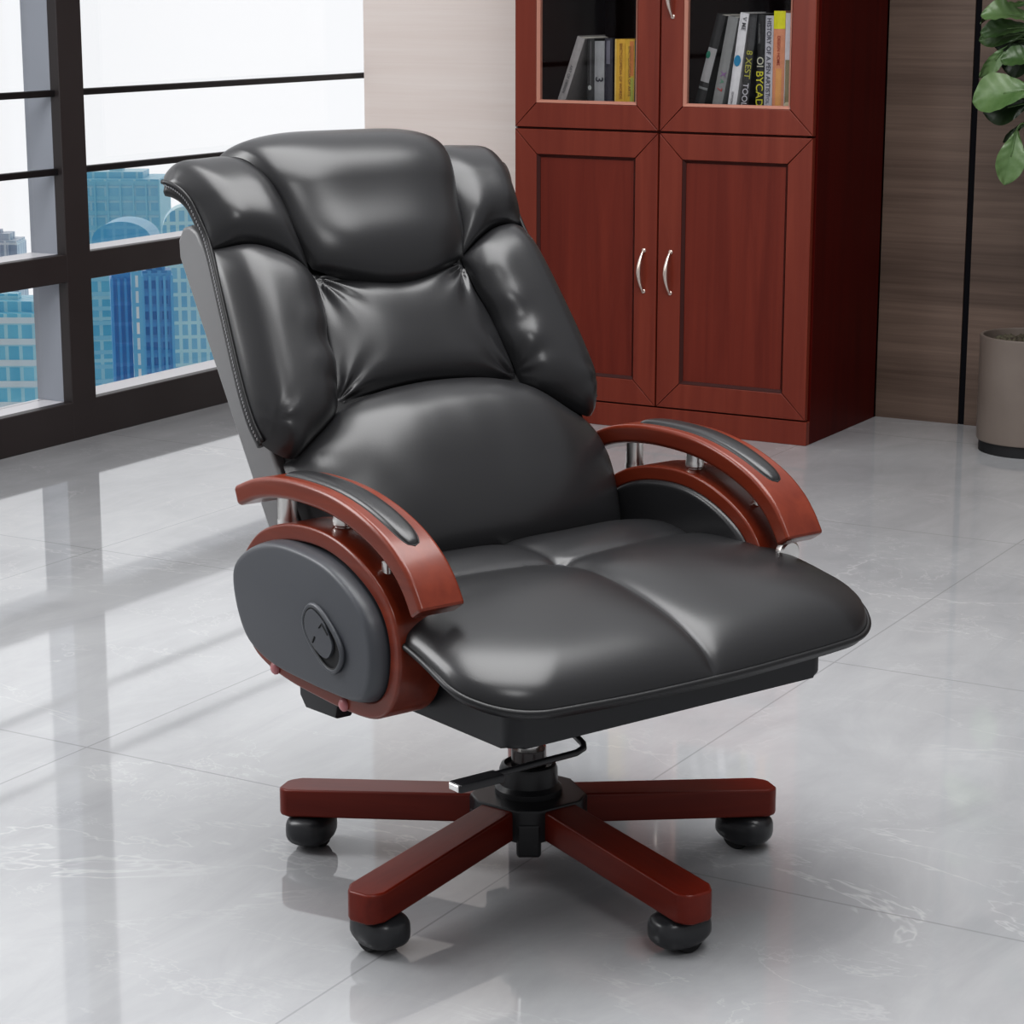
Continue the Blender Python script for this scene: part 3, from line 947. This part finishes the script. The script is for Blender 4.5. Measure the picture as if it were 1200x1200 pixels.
for s in (-1, 1):
    # wooden armrest
    bm = plank(arm_path, 0.027, s * XO if s < 0 else XI, -XI if s < 0 else XO)
    arm = obj('armrest', bm, M_wood_y, chair, smooth=40)
    # leather insert on top
    f0, f1 = 0.19, 0.735
    L_ = 50
    P = []
    for i in range(L_ + 1):
        t = i / L_
        p, d, nr = arm_at(f0 + (f1 - f0) * t)
        e = abs(2 * t - 1)
        wd = 0.0185 * max(0.0, 1 - e ** 7) ** 0.5 * (1.0 - 0.18 * t)
        row = []
        for k in range(17):
            a = -1 + 2 * k / 16
            hgt = 0.0125 + 0.0062 * max(0, 1 - abs(a) ** 3) ** 0.5 * max(0, 1 - e ** 10) ** 0.5
            row.append(p + nr * hgt + Vector((s * 0.297 + a * wd, 0, 0)))
        P.append(row)
    bm = bmesh.new(); grid_mesh(bm, P)
    pad = obj('arm_pad', bm, M_leather, arm, smooth=180)
    bm = bmesh.new()
    loop = [P[i][0] for i in range(L_ + 1)] + [P[i][16] for i in range(L_, -1, -1)]
    loop2 = [loop[0]]
    for q in loop[1:]:
        if (q - loop2[-1]).length > 0.0012:
            loop2.append(q)
    tube(bm, loop2, 0.0018, 6, closed=True)
    obj('pad_welt', bm, M_black, arm, smooth=180)
    # posts between hoop and armrest
    for (y, z0, z1, r_) in ((0.129, 0.496, 0.548, 0.0135), (0.000, 0.520, 0.553, 0.0130), (-0.113, 0.478, 0.506, 0.0060)):
        bm = bmesh.new()
        lathe(bm, [(r_ * 0.86, z0), (r_ * 0.86, z0 + 0.008), (r_, z0 + 0.010), (r_, z0 + 0.016), (r_ * 0.93, z0 + 0.018), (r_ * 0.93, z1)], 32, Matrix.Translation((s * (0.293 if r_ > 0.01 else 0.306), y, 0)))
        obj('arm_post', bm, M_chrome, arm, smooth=35)
    # wooden hoop
    bm = plank(hoop_c, TR, s * XO if s < 0 else XI, -XI if s < 0 else XO, True, 0.004)
    hoop = obj('arm_frame', bm, M_wood_y, chair, smooth=40)
    bm = side_pad(s, 0.300, 0.325, 0.030, pad_c)
    sp = obj('side_pad', bm, M_leather_side, hoop, smooth=180)
    inner = [(q.x, q.y) for q in catmull([(p[0], p[1], 0) for p in inset(hoop_o, TR * 0.9)], 6, True)]
    bm = side_pad(-s, -0.292, -0.268, 0.012, inner)
    obj('inner_pad', bm, M_leather, hoop, smooth=180)
    # screws
    for (y, z) in ((0.106, 0.3255), (-0.053, 0.316)):
        bm = bmesh.new()
        lathe(bm, [(0.0085, 0), (0.0085, 0.003), (0.006, 0.0055), (0.001, 0.0065)], 20,
              Matrix.Translation((s * 0.3295, y, z)) @ Matrix.Rotation(s * PI / 2, 4, 'Y'))
        obj('screw', bm, M_screw, hoop, smooth=50)
    # recline handle recess on the outer pad
    xs = 0.3535
    bm = bmesh.new()
    o_ = oval(0.0455, 0.0265)
    tube(bm, [Vector((s * (xs + 0.0015), 0, 0)) + rc + ra * p[0] + rb * p[1] for p in o_], 0.0036, 8, closed=True)
    obj('recess_rim', bm, M_leather_side, hoop, smooth=180)
    bm = bmesh.new()
    i_ = oval(0.0430, 0.0240)
    tube(bm, [Vector((s * (xs + 0.003), 0, 0)) + rc + ra * p[0] + rb * p[1] for p in i_], 0.0015, 6, closed=True)
    vs = [bm.verts.new(Vector((s * (xs + 0.0015), 0, 0)) + rc + ra * p[0] + rb * p[1]) for p in i_]
    bm.faces.new(vs)
    obj('recess_cup', bm, M_black, hoop, smooth=40)
    bm = bmesh.new()
    flap = [(p[0] * 0.92 - 0.002 if p[0] < 0.005 else p[0] * 0.46 + 0.006, p[1] * (0.92 if p[0] < 0.005 else 0.72)) for p in i_]
    prism(bm, flap, 0.0, 0.0042, 0.0012, 2, lambda a, b_, x: tuple(Vector((s * (xs + 0.001 + x), 0, 0)) + rc + ra * a + rb * b_))
    obj('recline_paddle', bm, M_leather_side, hoop, smooth=40)
    xg = s * (xs + 0.0056)
    for pts in (((0.008, 0.0165), (-0.009, 0.0175), (-0.010, 0.009)), ((-0.009, -0.0175), (-0.010, -0.008))):
        bm = bmesh.new()
        tube(bm, [Vector((xg, 0, 0)) + rc + ra * a0 + rb * b0 for a0, b0 in pts], 0.0011, 6)
        obj('paddle_groove', bm, M_black, hoop)
    # metal hinge lug low on the front of the image-right hoop
    if s > 0:
        bm = bmesh.new()
        lathe(bm, [(0.004, 0), (0.017, 0.001), (0.019, 0.004), (0.019, 0.012), (0.016, 0.015), (0.004, 0.016)], 28, Matrix.Translation((0.300, -0.172, 0.438)) @ Matrix.Rotation(PI / 2, 4, 'X'))
        obj('hinge_lug', bm, M_chrome, hoop, smooth=40)

# ---- gas lift and lever
bm = bmesh.new(); lathe(bm, [(0.0145, 0.14), (0.0145, 0.30)], 40)
obj('gas_lift', bm, M_chrome, chair, smooth=40)
bm = bmesh.new(); lathe(bm, [(0.0235, 0.11), (0.0235, 0.176), (0.0225, 0.178), (0.016, 0.178)], 40)
obj('lift_sleeve', bm, mat('sleeve', (0.06, 0.055, 0.055), 0.2, metal=0.7), chair, smooth=40)
lev = [(-0.060, -0.100, 0.292), (-0.095, -0.180, 0.286), (-0.125, -0.268, 0.281), (-0.134, -0.280, 0.280), (-0.150, -0.286, 0.279), (-0.200, -0.287, 0.279), (-0.285, -0.285, 0.277)]
bm = bmesh.new(); tube(bm, lev, 0.0042, 10)
lever = obj('height_lever', bm, M_plastic, chair, smooth=60)
bm = bmesh.new()
box(bm, -0.334, -0.268, -0.300, -0.276, 0.270, 0.281, 0.003, 2)
obj('lever_paddle', bm, M_plastic, lever, smooth=50)
bm = bmesh.new(); box(bm, -0.3355, -0.3335, -0.297, -0.279, 0.2715, 0.2795, 0.0008, 1)
o = obj('lever_end_cap', bm, M_chrome, lever); o['label'] = 'silver end cap of the lever paddle'

# ---- star base
bm = bmesh.new()
lathe(bm, [(0.046, 0.102), (0.0455, 0.124), (0.040, 0.130), (0.0395, 0.150), (0.037, 0.156), (0.033, 0.158), (0.031, 0.153), (0.024, 0.152)], 48)
AZ0 = R(120) - AZ
pl = []
for k in range(5):
    for da in (-24, 24):
        a = AZ0 + 2 * PI * k / 5 + R(da)
        pl.append((0.080 * math.cos(a), 0.080 * math.sin(a)))
prism(bm, pl, 0.070, 0.1165, 0.004, 2)
for k in range(5):
    a = AZ0 + PI / 5 + 2 * PI * k / 5
    Mx = Matrix.Rotation(a, 4, 'Z')
    box(bm, 0.045, 0.080, -0.0165, 0.0165, 0.050, 0.098, 0.005, 3, Mx)
obj('base_hub', bm, M_plastic, chair, smooth=40)

bm = bmesh.new()
r0, r1, hw = 0.058, 0.362, 0.0285
out = [(r0, -hw * 0.92), (r1 - 0.018, -hw), (r1 - 0.005, -hw * 0.72), (r1, -hw * 0.45), (r1, hw * 0.45), (r1 - 0.005, hw * 0.72), (r1 - 0.018, hw), (r0, hw * 0.92)]
def legz(x, y, z):
    t = (x - r0) / (r1 - r0)
    lo = 0.073 + (0.0475 - 0.073) * t
    hi = 0.1145 + (0.0875 - 0.1145) * t
    return (x, y, lo + (hi - lo) * z)
prism(bm, out, 0.0, 0.040, 0.0035, 3, lambda x, y, z: legz(x, y, z / 0.040))
leg_me = bpy.data.meshes.new('base_leg')
bmesh.ops.recalc_face_normals(bm, faces=bm.faces)
bm.to_mesh(leg_me); bm.free()
leg_me.materials.append(M_wood_leg)
for p_ in leg_me.polygons: p_.use_smooth = True
leg_me.set_sharp_from_angle(angle=R(40))

def superell(bm, c, r, e1, e2, nu=28, nv=18, zmin=-1):
    f = lambda v, e: math.copysign(abs(v) ** e, v)
    P = []
    for i in range(nu):
        a = -PI + 2 * PI * i / nu
        row = []
        for j in range(nv + 1):
            b_ = -PI / 2 + PI * j / nv
            row.append((c[0] + r[0] * f(math.cos(b_), e1) * f(math.cos(a), e2), c[1] + r[1] * f(math.cos(b_), e1) * f(math.sin(a), e2), max(c[2] + r[2] * f(math.sin(b_), e1), zmin)))
        P.append(row)
    grid_mesh(bm, P, True)
bm = bmesh.new()
superell(bm, (0, 0, 0.0285), (0.0400, 0.032, 0.0220), 0.62, 0.75)
for v in bm.verts:   # slanted trailing skirt
    v.co.z += 0.006 * sm(0.0, 0.036, v.co.x) * sm(0.03, 0.012, v.co.z)
lathe(bm, [(0.010, 0.044), (0.010, 0.056)], 20)
hood_me = bpy.data.meshes.new('caster'); bmesh.ops.recalc_face_normals(bm, faces=bm.faces); bm.to_mesh(hood_me); bm.free()
hood_me.materials.append(M_caster)
for p_ in hood_me.polygons: p_.use_smooth = True
bm = bmesh.new()
lathe(bm, [(0.012, -0.0085), (0.0185, -0.0085), (0.0205, -0.006), (0.0205, 0.006), (0.0185, 0.0085), (0.012, 0.0085)], 32, Matrix.Rotation(PI / 2, 4, 'X'))
wheel_me = bpy.data.meshes.new('wheel'); bmesh.ops.recalc_face_normals(bm, faces=bm.faces); bm.to_mesh(wheel_me); bm.free()
wheel_me.materials.append(M_black)
for p_ in wheel_me.polygons: p_.use_smooth = True
wheel_me.set_sharp_from_angle(angle=R(40))
cast_rot = [0.4, 1.2, 2.3, 0.5, 2.6]
for k in range(5):
    a = AZ0 + 2 * PI * k / 5
    o = bpy.data.objects.new('base_leg', leg_me); COL.objects.link(o)
    o.parent = chair; o.rotation_euler = (0, 0, a)
    o.modifiers.new('weighted_normal', 'WEIGHTED_NORMAL').keep_sharp = True
    h_ = bpy.data.objects.new('caster', hood_me); COL.objects.link(h_)
    h_.parent = chair; h_.location = (0.320 * math.cos(a), 0.320 * math.sin(a), 0); h_.rotation_euler = (0, 0, R(30) - AZ + cast_rot[k])
    for yy in (-0.0125, 0.0125):
        w_ = bpy.data.objects.new('wheel', wheel_me); COL.objects.link(w_)
        w_.parent = h_; w_.location = (0.004, yy, 0.0206)

# ------------------------------------------------------------------ potted plant
PX, PY = -0.325, 3.215
plant = thing('potted_fiddle_leaf_fig', 'leafy green fig plant in a grey-brown cylinder pot at the right edge', 'plant', (PX, PY, 0))
M_pot = mat('taupe_ceramic', (0.20, 0.175, 0.160), 0.45)
nt, N, L, b = nodes(M_pot)
L.new(ramp(nt, noise_tex(nt, tex_coord(nt), 9, 3), [(0.3, (0.140, 0.114, 0.098)), (0.7, (0.160, 0.132, 0.114))]), b.inputs['Base Color'])
bm = bmesh.new()
lathe(bm, [(0.118, 0.030), (0.132, 0.030), (0.134, 0.034), (0.135, 0.300), (0.1335, 0.303), (0.127, 0.303), (0.1255, 0.300), (0.1255, 0.265)], 64)
pot = obj('pot', bm, M_pot, plant, smooth=40)
bm = bmesh.new(); lathe(bm, [(0.127, 0.0), (0.127, 0.032)], 64)
obj('pot_base', bm, M_black, pot, smooth=40)
M_soil = mat('pebbly_soil', (0.08, 0.06, 0.045), 0.9)
bm = bmesh.new(); lathe(bm, [(0.122, 0.262), (0.1245, 0.276), (0.06, 0.284), (0.004, 0.286)], 48)
rs = random.Random(3)
for k in range(160):
    a = rs.random() * 2 * PI; r_ = 0.112 * math.sqrt(rs.random()); s_ = 0.006 + 0.006 * rs.random()
    bmesh.ops.create_icosphere(bm, subdivisions=1, radius=s_, matrix=Matrix.Translation((r_ * math.cos(a), r_ * math.sin(a), 0.283)))
so = obj('soil', bm, M_soil, plant, smooth=180)
nt, N, L, b = nodes(M_soil)
L.new(ramp(nt, noise_tex(nt, tex_coord(nt), 45, 2), [(0.35, (0.03, 0.02, 0.015)), (0.6, (0.085, 0.075, 0.05)), (0.75, (0.05, 0.075, 0.04))]), b.inputs['Base Color'])
M_bark = mat('bark', (0.10, 0.065, 0.04), 0.85)
bm = bmesh.new()
trunk_pts = [(0, 0, 0.27), (0.006, 0.004, 0.45), (-0.006, 0.0, 0.65), (0.004, -0.005, 0.85), (0.0, 0.0, 1.05), (0.01, 0.005, 1.25), (0.0, 0, 1.42)]
tp = catmull(trunk_pts, 6)
tube(bm, tp, [0.012 - 0.006 * i / len(tp) for i in range(len(tp))], 10)
obj('trunk', bm, M_bark, plant, smooth=180)

def leaf_material(name, c0, c1):
    m = mat(name, c0, 0.38)
    nt, N, L, b = nodes(m)
    f = noise_tex(nt, tex_coord(nt), 14, 4, 0.6)
    L.new(ramp(nt, f, [(0.3, c0), (0.7, c1)]), b.inputs['Base Color'])
    b.inputs['Subsurface Weight'].default_value = 0.0
    return m
LM = [leaf_material('leaf_light', (0.065, 0.125, 0.040), (0.13, 0.20, 0.085)),
      leaf_material('leaf_mid', (0.030, 0.066, 0.020), (0.065, 0.115, 0.040)),
      leaf_material('leaf_dark', (0.009, 0.020, 0.007), (0.020, 0.042, 0.014))]
def leaf(base, tip, width, nrm, m, droop=0.12, petiole=True):
    """obovate leaf with midrib fold and wavy veins; base, tip in plant coords"""
    base, tip, nrm = Vector(base), Vector(tip), Vector(nrm).normalized()
    ax = tip - base; ln = ax.length; ax.normalize()
    side = ax.cross(nrm).normalized(); nrm = side.cross(ax).normalized()
    n1, n2 = 22, 12
    P = []
    for i in range(n1 + 1):
        t = i / n1
        wd = width * (math.sin(PI * min(1, t) ** 1.25) ** 0.75) * (0.72 + 0.42 * t)
        if i in (0, n1): wd = max(0.0008, wd * 0 + 0.0008)
        row = []
        for j in range(n2 + 1):
            a = -1 + 2 * j / n2
            z = 0.16 * abs(a) * wd - droop * ln * (t - 0.35) ** 2 + 0.0018 * math.sin(t * 34 - abs(a) * 7) * (abs(a) ** 0.5) + 0.006 * math.sin(t * 7 + 2 * a) * abs(a)
            row.append(base + ax * (t * ln) + side * (a * wd * 0.5) + nrm * z)
        P.append(row)
    bm = bmesh.new(); grid_mesh(bm, P)
    lf = obj('leaf', bm, LM[m], plant, smooth=180)
    bm = bmesh.new()
    zt = max(0.35, base.z - 0.02)
    tp_ = Vector((0, 0, zt))
    mid = tp_.lerp(base, 0.6) + Vector((0, 0, 0.015))
    tube(bm, catmull([tp_, mid, base, base + ax * ln * 0.5 + nrm * (-droop * ln * 0.02)], 5), 0.0022, 6)
    obj('petiole', bm, LM[0], plant, smooth=180)
def pw(x, y, z):
    return (x - PX, y - PY, z)
toc = Vector((1.463 + 0.38, -2.58 - 3.2, 0.4)).normalized()
# leaves the photo shows
leaf(pw(-0.375, 3.16, 0.835), pw(-0.395, 3.135, 0.690), 0.075, (0.45, -0.9, 0.2), 0, 0.05)
leaf(pw(-0.325, 3.13, 0.935), pw(-0.480, 3.10, 0.905), 0.115, (0.25, -0.85, 0.55), 0, 0.25)
leaf(pw(-0.340, 3.16, 0.900), pw(-0.462, 3.14, 0.868), 0.085, (0.3, -0.9, 0.1), 2, 0.2)
leaf(pw(-0.340, 3.14, 1.105), pw(-0.462, 3.10, 1.125), 0.080, (0.2, -0.6, 0.8), 0, 0.3)
leaf(pw(-0.345, 3.16, 1.085), pw(-0.475, 3.13, 1.072), 0.060, (0.2, -0.75, 0.6), 1, 0.15)
leaf(pw(-0.360, 3.17, 1.070), pw(-0.490, 3.16, 1.050), 0.055, (0.2, -0.9, 0.25), 1, 0.2)
leaf(pw(-0.405, 3.17, 1.045), pw(-0.475, 3.14, 0.955), 0.040, (0.8, -0.6, 0.3), 0, 0.1)
leaf(pw(-0.330, 3.18, 1.020), pw(-0.430, 3.17, 0.985), 0.090, (0.3, -0.9, 0.2), 2, 0.1)
leaf(pw(-0.310, 3.15, 1.000), pw(-0.415, 3.12, 1.010), 0.070, (0.2, -0.7, 0.7), 1, 0.2)
leaf(pw(-0.335, 3.20, 1.060), pw(-0.455, 3.19, 1.030), 0.085, (0.3, -0.9, 0.0), 2, 0.1)
leaf(pw(-0.345, 3.18, 0.860), pw(-0.420, 3.17, 0.795), 0.018, (0.3, -0.9, 0.3), 2, 0.5)
# rest of the crown
rl = random.Random(11)
for k in range(34):
    z = 0.80 + 0.66 * rl.random()
    a = rl.uniform(-0.62 * PI, 0.62 * PI) if z < 1.15 else rl.uniform(-PI, PI)
    d = Vector((math.cos(a), math.sin(a) * 0.9, rl.uniform(-0.15, 0.45)))
    b0 = Vector((0, 0, z)) + d * 0.06
    ln = rl.uniform(0.13, 0.19)
    tipz = b0 + d * ln + Vector((0, 0, -0.03))
    if PY + tipz.y > YB - 0.04 or PY + b0.y > YB - 0.04:
        continue
    leaf(b0, tipz, rl.uniform(0.08, 0.115), (rl.uniform(-0.3, 0.3), -0.3, 1), rl.choice((0, 1, 1, 2)), rl.uniform(0.1, 0.4))

# ------------------------------------------------------------------ the city outside
def facade(name, c_slab, c_glass, c_glass2, fh=4.0, fw=3.0):  # pale blue of the haze is mixed into the facade base colours
    m = mat(name, c_glass, 0.35)
    nt, N, L, b = nodes(m)
    br = N.new('ShaderNodeTexBrick')
    tc = N.new('ShaderNodeTexCoord')
    sp_ = N.new('ShaderNodeSeparateXYZ'); L.new(tc.outputs['Object'], sp_.inputs[0])
    ad = N.new('ShaderNodeMath'); ad.operation = 'ADD'
    L.new(sp_.outputs[0], ad.inputs[0]); L.new(sp_.outputs[1], ad.inputs[1])
    cb = N.new('ShaderNodeCombineXYZ'); L.new(ad.outputs[0], cb.inputs[0]); L.new(sp_.outputs[2], cb.inputs[1])
    L.new(cb.outputs[0], br.inputs['Vector'])
    br.offset = 0.0
    br.inputs['Scale'].default_value = 1.0
    br.inputs['Brick Width'].default_value = fw
    br.inputs['Row Height'].default_value = fh
    br.inputs['Mortar Size'].default_value = 0.42
    br.inputs['Mortar Smooth'].default_value = 0.2
    br.inputs['Color1'].default_value = (*c_glass, 1)
    br.inputs['Color2'].default_value = (*c_glass2, 1)
    br.inputs['Mortar'].default_value = (*c_slab, 1)
    f = noise_tex(nt, tex_coord(nt), 0.06, 4, 0.6)
    rr = ramp(nt, f, [(0.3, (0.86, 0.90, 0.94)), (0.7, (1.08, 1.06, 1.04))])
    mx = N.new('ShaderNodeMix'); mx.data_type = 'RGBA'; mx.blend_type = 'MULTIPLY'; mx.inputs[0].default_value = 1
    L.new(br.outputs['Color'], mx.inputs[6]); L.new(rr, mx.inputs[7])
    L.new(mx.outputs[2], b.inputs['Base Color'])
    return m
ZG = -175.0
TEAL = facade('teal_facade', (0.50, 0.86, 0.95), (0.16, 0.60, 0.82), (0.26, 0.72, 0.90), 4.6, 3.0)
BLUE = facade('blue_facade', (0.10, 0.42, 0.80), (0.05, 0.32, 0.70), (0.07, 0.38, 0.76), 4, 6)
DEEP = facade('deep_blue_facade', (0.14, 0.50, 0.82), (0.035, 0.27, 0.60), (0.08, 0.36, 0.70), 3.2, 2.0)
PALE = facade('pale_facade', (0.90, 0.93, 0.96), (0.45, 0.52, 0.64), (0.65, 0.72, 0.80), 5, 4)
SKYB = facade('hazy_facade', (0.52, 0.84, 0.95), (0.28, 0.68, 0.88), (0.36, 0.75, 0.92), 5, 5)
LITE = facade('bright_windows', (0.16, 0.55, 0.85), (0.95, 0.96, 0.97), (0.70, 0.86, 0.95), 3.0, 1.3)
M_slabw = mat('white_floor_band', (0.80, 0.92, 0.95), 0.5)
M_slabb = mat('blue_floor_band', (0.36, 0.76, 0.92), 0.5)
M_slabd = mat('deep_floor_band', (0.14, 0.52, 0.84), 0.5)
def tower(label, x, y, w, d, top, m, slab_mat=None, slab=0.0, roof='box', rot=30, step=4.0, fins=0, group='city towers outside the window'):
    root = thing('tower', label, 'building', (x, y, ZG), R(rot), group)
    h = top - ZG
    bm = bmesh.new()
    if roof == 'dome' or roof == 'round':
        box(bm, -w / 2, w / 2, -d / 2, d / 2, 0, h - w * (0.33 if roof == 'dome' else 0.5))
        n_ = 28
        rr_ = w / 2
        k_ = 0.66 if roof == 'dome' else 1.0
        arc = [(rr_ * math.cos(PI * i / n_), rr_ * k_ * math.sin(PI * i / n_)) for i in range(n_ + 1)]
        z0 = h - rr_ * k_
        prism(bm, arc, -d / 2, d / 2, 0, 1, lambda a, b_, c: (a, c, z0 + b_))
    else:
        box(bm, -w / 2, w / 2, -d / 2, d / 2, 0, h)
    body = obj('tower_block', bm, m, root, smooth=20)
    if roof == 'box':
        bm = bmesh.new()
        box(bm, -w * 0.36, w * 0.30, -d * 0.3, d * 0.3, h, h + 2.2)
        box(bm, -w * 0.10, w * 0.05, -d * 0.1, d * 0.1, h + 2.2, h + 3.4)
        obj('roof_plant_room', bm, m, root)
    if slab_mat:
        bm = bmesh.new()
        z = h - 2
        k = 0
        while z > h - 110 and k < 40:
            box(bm, -w / 2 - slab, w / 2 + slab, -d / 2 - slab, d / 2 + slab, z, z + step * 0.28)
            z -= step; k += 1
        obj('floor_bands', bm, slab_mat, root)
    if fins:
        bm = bmesh.new()
        for k in range(fins + 1):
            xx = -w / 2 + w * k / fins
            box(bm, xx - 0.28, xx + 0.28, -d / 2 - 0.7, d / 2 + 0.7, max(0, h - 110), h - 1)
        obj('facade_fins', bm, slab_mat or m, root)
    return root
# placed along the street grid, 500 to 800 m away
tower('broad hazy blue glass tower with flat roof, tallest beyond the window', -516.0, 623.0, 30.5, 24, -62.5, SKYB, M_slabb, 0.3, 'box', 30, 5.0, 7)
tower('blue building with a shallow arched roof in front of the broad tower', -385.5, 467.0, 15.5, 14, -57.5, facade('arch_blue', (0.22, 0.60, 0.84), (0.14, 0.52, 0.80), (0.18, 0.56, 0.82)), None, 0, 'dome', 30)
tower('teal apartment tower with white floor bands at the left window edge', -343.0, 376.5, 27, 18, -67.2, TEAL, M_slabw, 0.5, 'box', 30, 4.6, 0)
tower('pale distant tower rising at the left window edge', -553.0, 602.5, 14, 14, -84.0, PALE, None, 0, 'box', 30, 5, 5)
tower('narrow teal tower beside the window post, below the crossbar', -326.5, 386.5, 6.6, 5, -59.0, TEAL, M_slabb, 0.15, 'box', 41, 3.2, 0)
tower('plain deep blue slab tower right of the narrow teal tower', -289.2, 349.2, 5.2, 5, -53.0, BLUE, None, 0, 'box', 41, 4, 4)
tower('slim tower column with bright lit windows', -280.9, 342.5, 2.0, 4, -51.0, LITE, None, 0, 'box', 41, 3)
tower('dark blue banded tower left of the chair back', -300.3, 372.8, 5.9, 5, -55.7, DEEP, M_slabd, 0.15, 'box', 41, 3.2, 4)
tower('light teal round topped tower beside the chair back', -322.0, 411.1, 10.6, 8, -46.5, facade('round_teal', (0.58, 0.90, 0.96), (0.18, 0.56, 0.82), (0.30, 0.68, 0.88), 3.2, 2.0), None, 0, 'round', 38, 4, 0)
bm = bmesh.new(); box(bm, -600, -260, 320, 660, ZG - 1, ZG)
struct(obj('city_ground', bm, mat('street_grey_blue', (0.25, 0.42, 0.55), 0.8)))

# ------------------------------------------------------------------ light
w = bpy.data.worlds.new('world'); scene.world = w
w.use_nodes = True
nt = w.node_tree
bg = nt.nodes['Background']
tc = nt.nodes.new('ShaderNodeTexCoord')
sx = nt.nodes.new('ShaderNodeSeparateXYZ')
nt.links.new(tc.outputs['Generated'], sx.inputs[0])
# bright open sky on the window side, dimmer room side
dt = nt.nodes.new('ShaderNodeVectorMath'); dt.operation = 'DOT_PRODUCT'
dt.inputs[1].default_value = (-0.9, 0.43, 0.0)
nt.links.new(tc.outputs['Generated'], dt.inputs[0])
mr = nt.nodes.new('ShaderNodeMapRange')
mr.interpolation_type = 'SMOOTHSTEP'
mr.inputs['From Min'].default_value = -0.1; mr.inputs['From Max'].default_value = 0.75
mr.inputs['To Min'].default_value = 0.0; mr.inputs['To Max'].default_value = 1.0
nt.links.new(dt.outputs['Value'], mr.inputs['Value'])
rp = nt.nodes.new('ShaderNodeValToRGB')
e = rp.color_ramp.elements
e[0].position = 0.0; e[0].color = (0.40, 0.40, 0.41, 1)
e[1].position = 1.0; e[1].color = (0.87, 0.88, 0.90, 1)
nt.links.new(mr.outputs[0], rp.inputs['Fac'])
nt.links.new(rp.outputs['Color'], bg.inputs['Color'])
bg.inputs['Strength'].default_value = 0.97

def area(name, loc, target, size, size_y, power, color=(1, 1, 1)):
    l = bpy.data.lights.new(name, 'AREA')
    l.shape = 'RECTANGLE'; l.size = size; l.size_y = size_y; l.energy = power; l.color = color
    o = bpy.data.objects.new(name, l); COL.objects.link(o)
    o.location = loc
    o.rotation_euler = (Vector(target) - Vector(loc)).to_track_quat('-Z', 'Y').to_euler()
    return o
area('added_left_key', (-2.0, -0.9, 1.9), (0, 0, 0.75), 0.9, 1.5, 34)  # unseen lamp added inside the window wall for leather highlights
area('added_top_fill', (0.2, 0.3, 3.2), (0.0, 0.6, 0), 2.4, 2.4, 112)  # unseen overhead lamp added to make up for the dimmer world
area('added_front_key', (1.6, -1.6, 2.6), (0, 0.3, 0.5), 0.8, 0.8, 14)  # unseen lamp added on the camera side for leather highlights
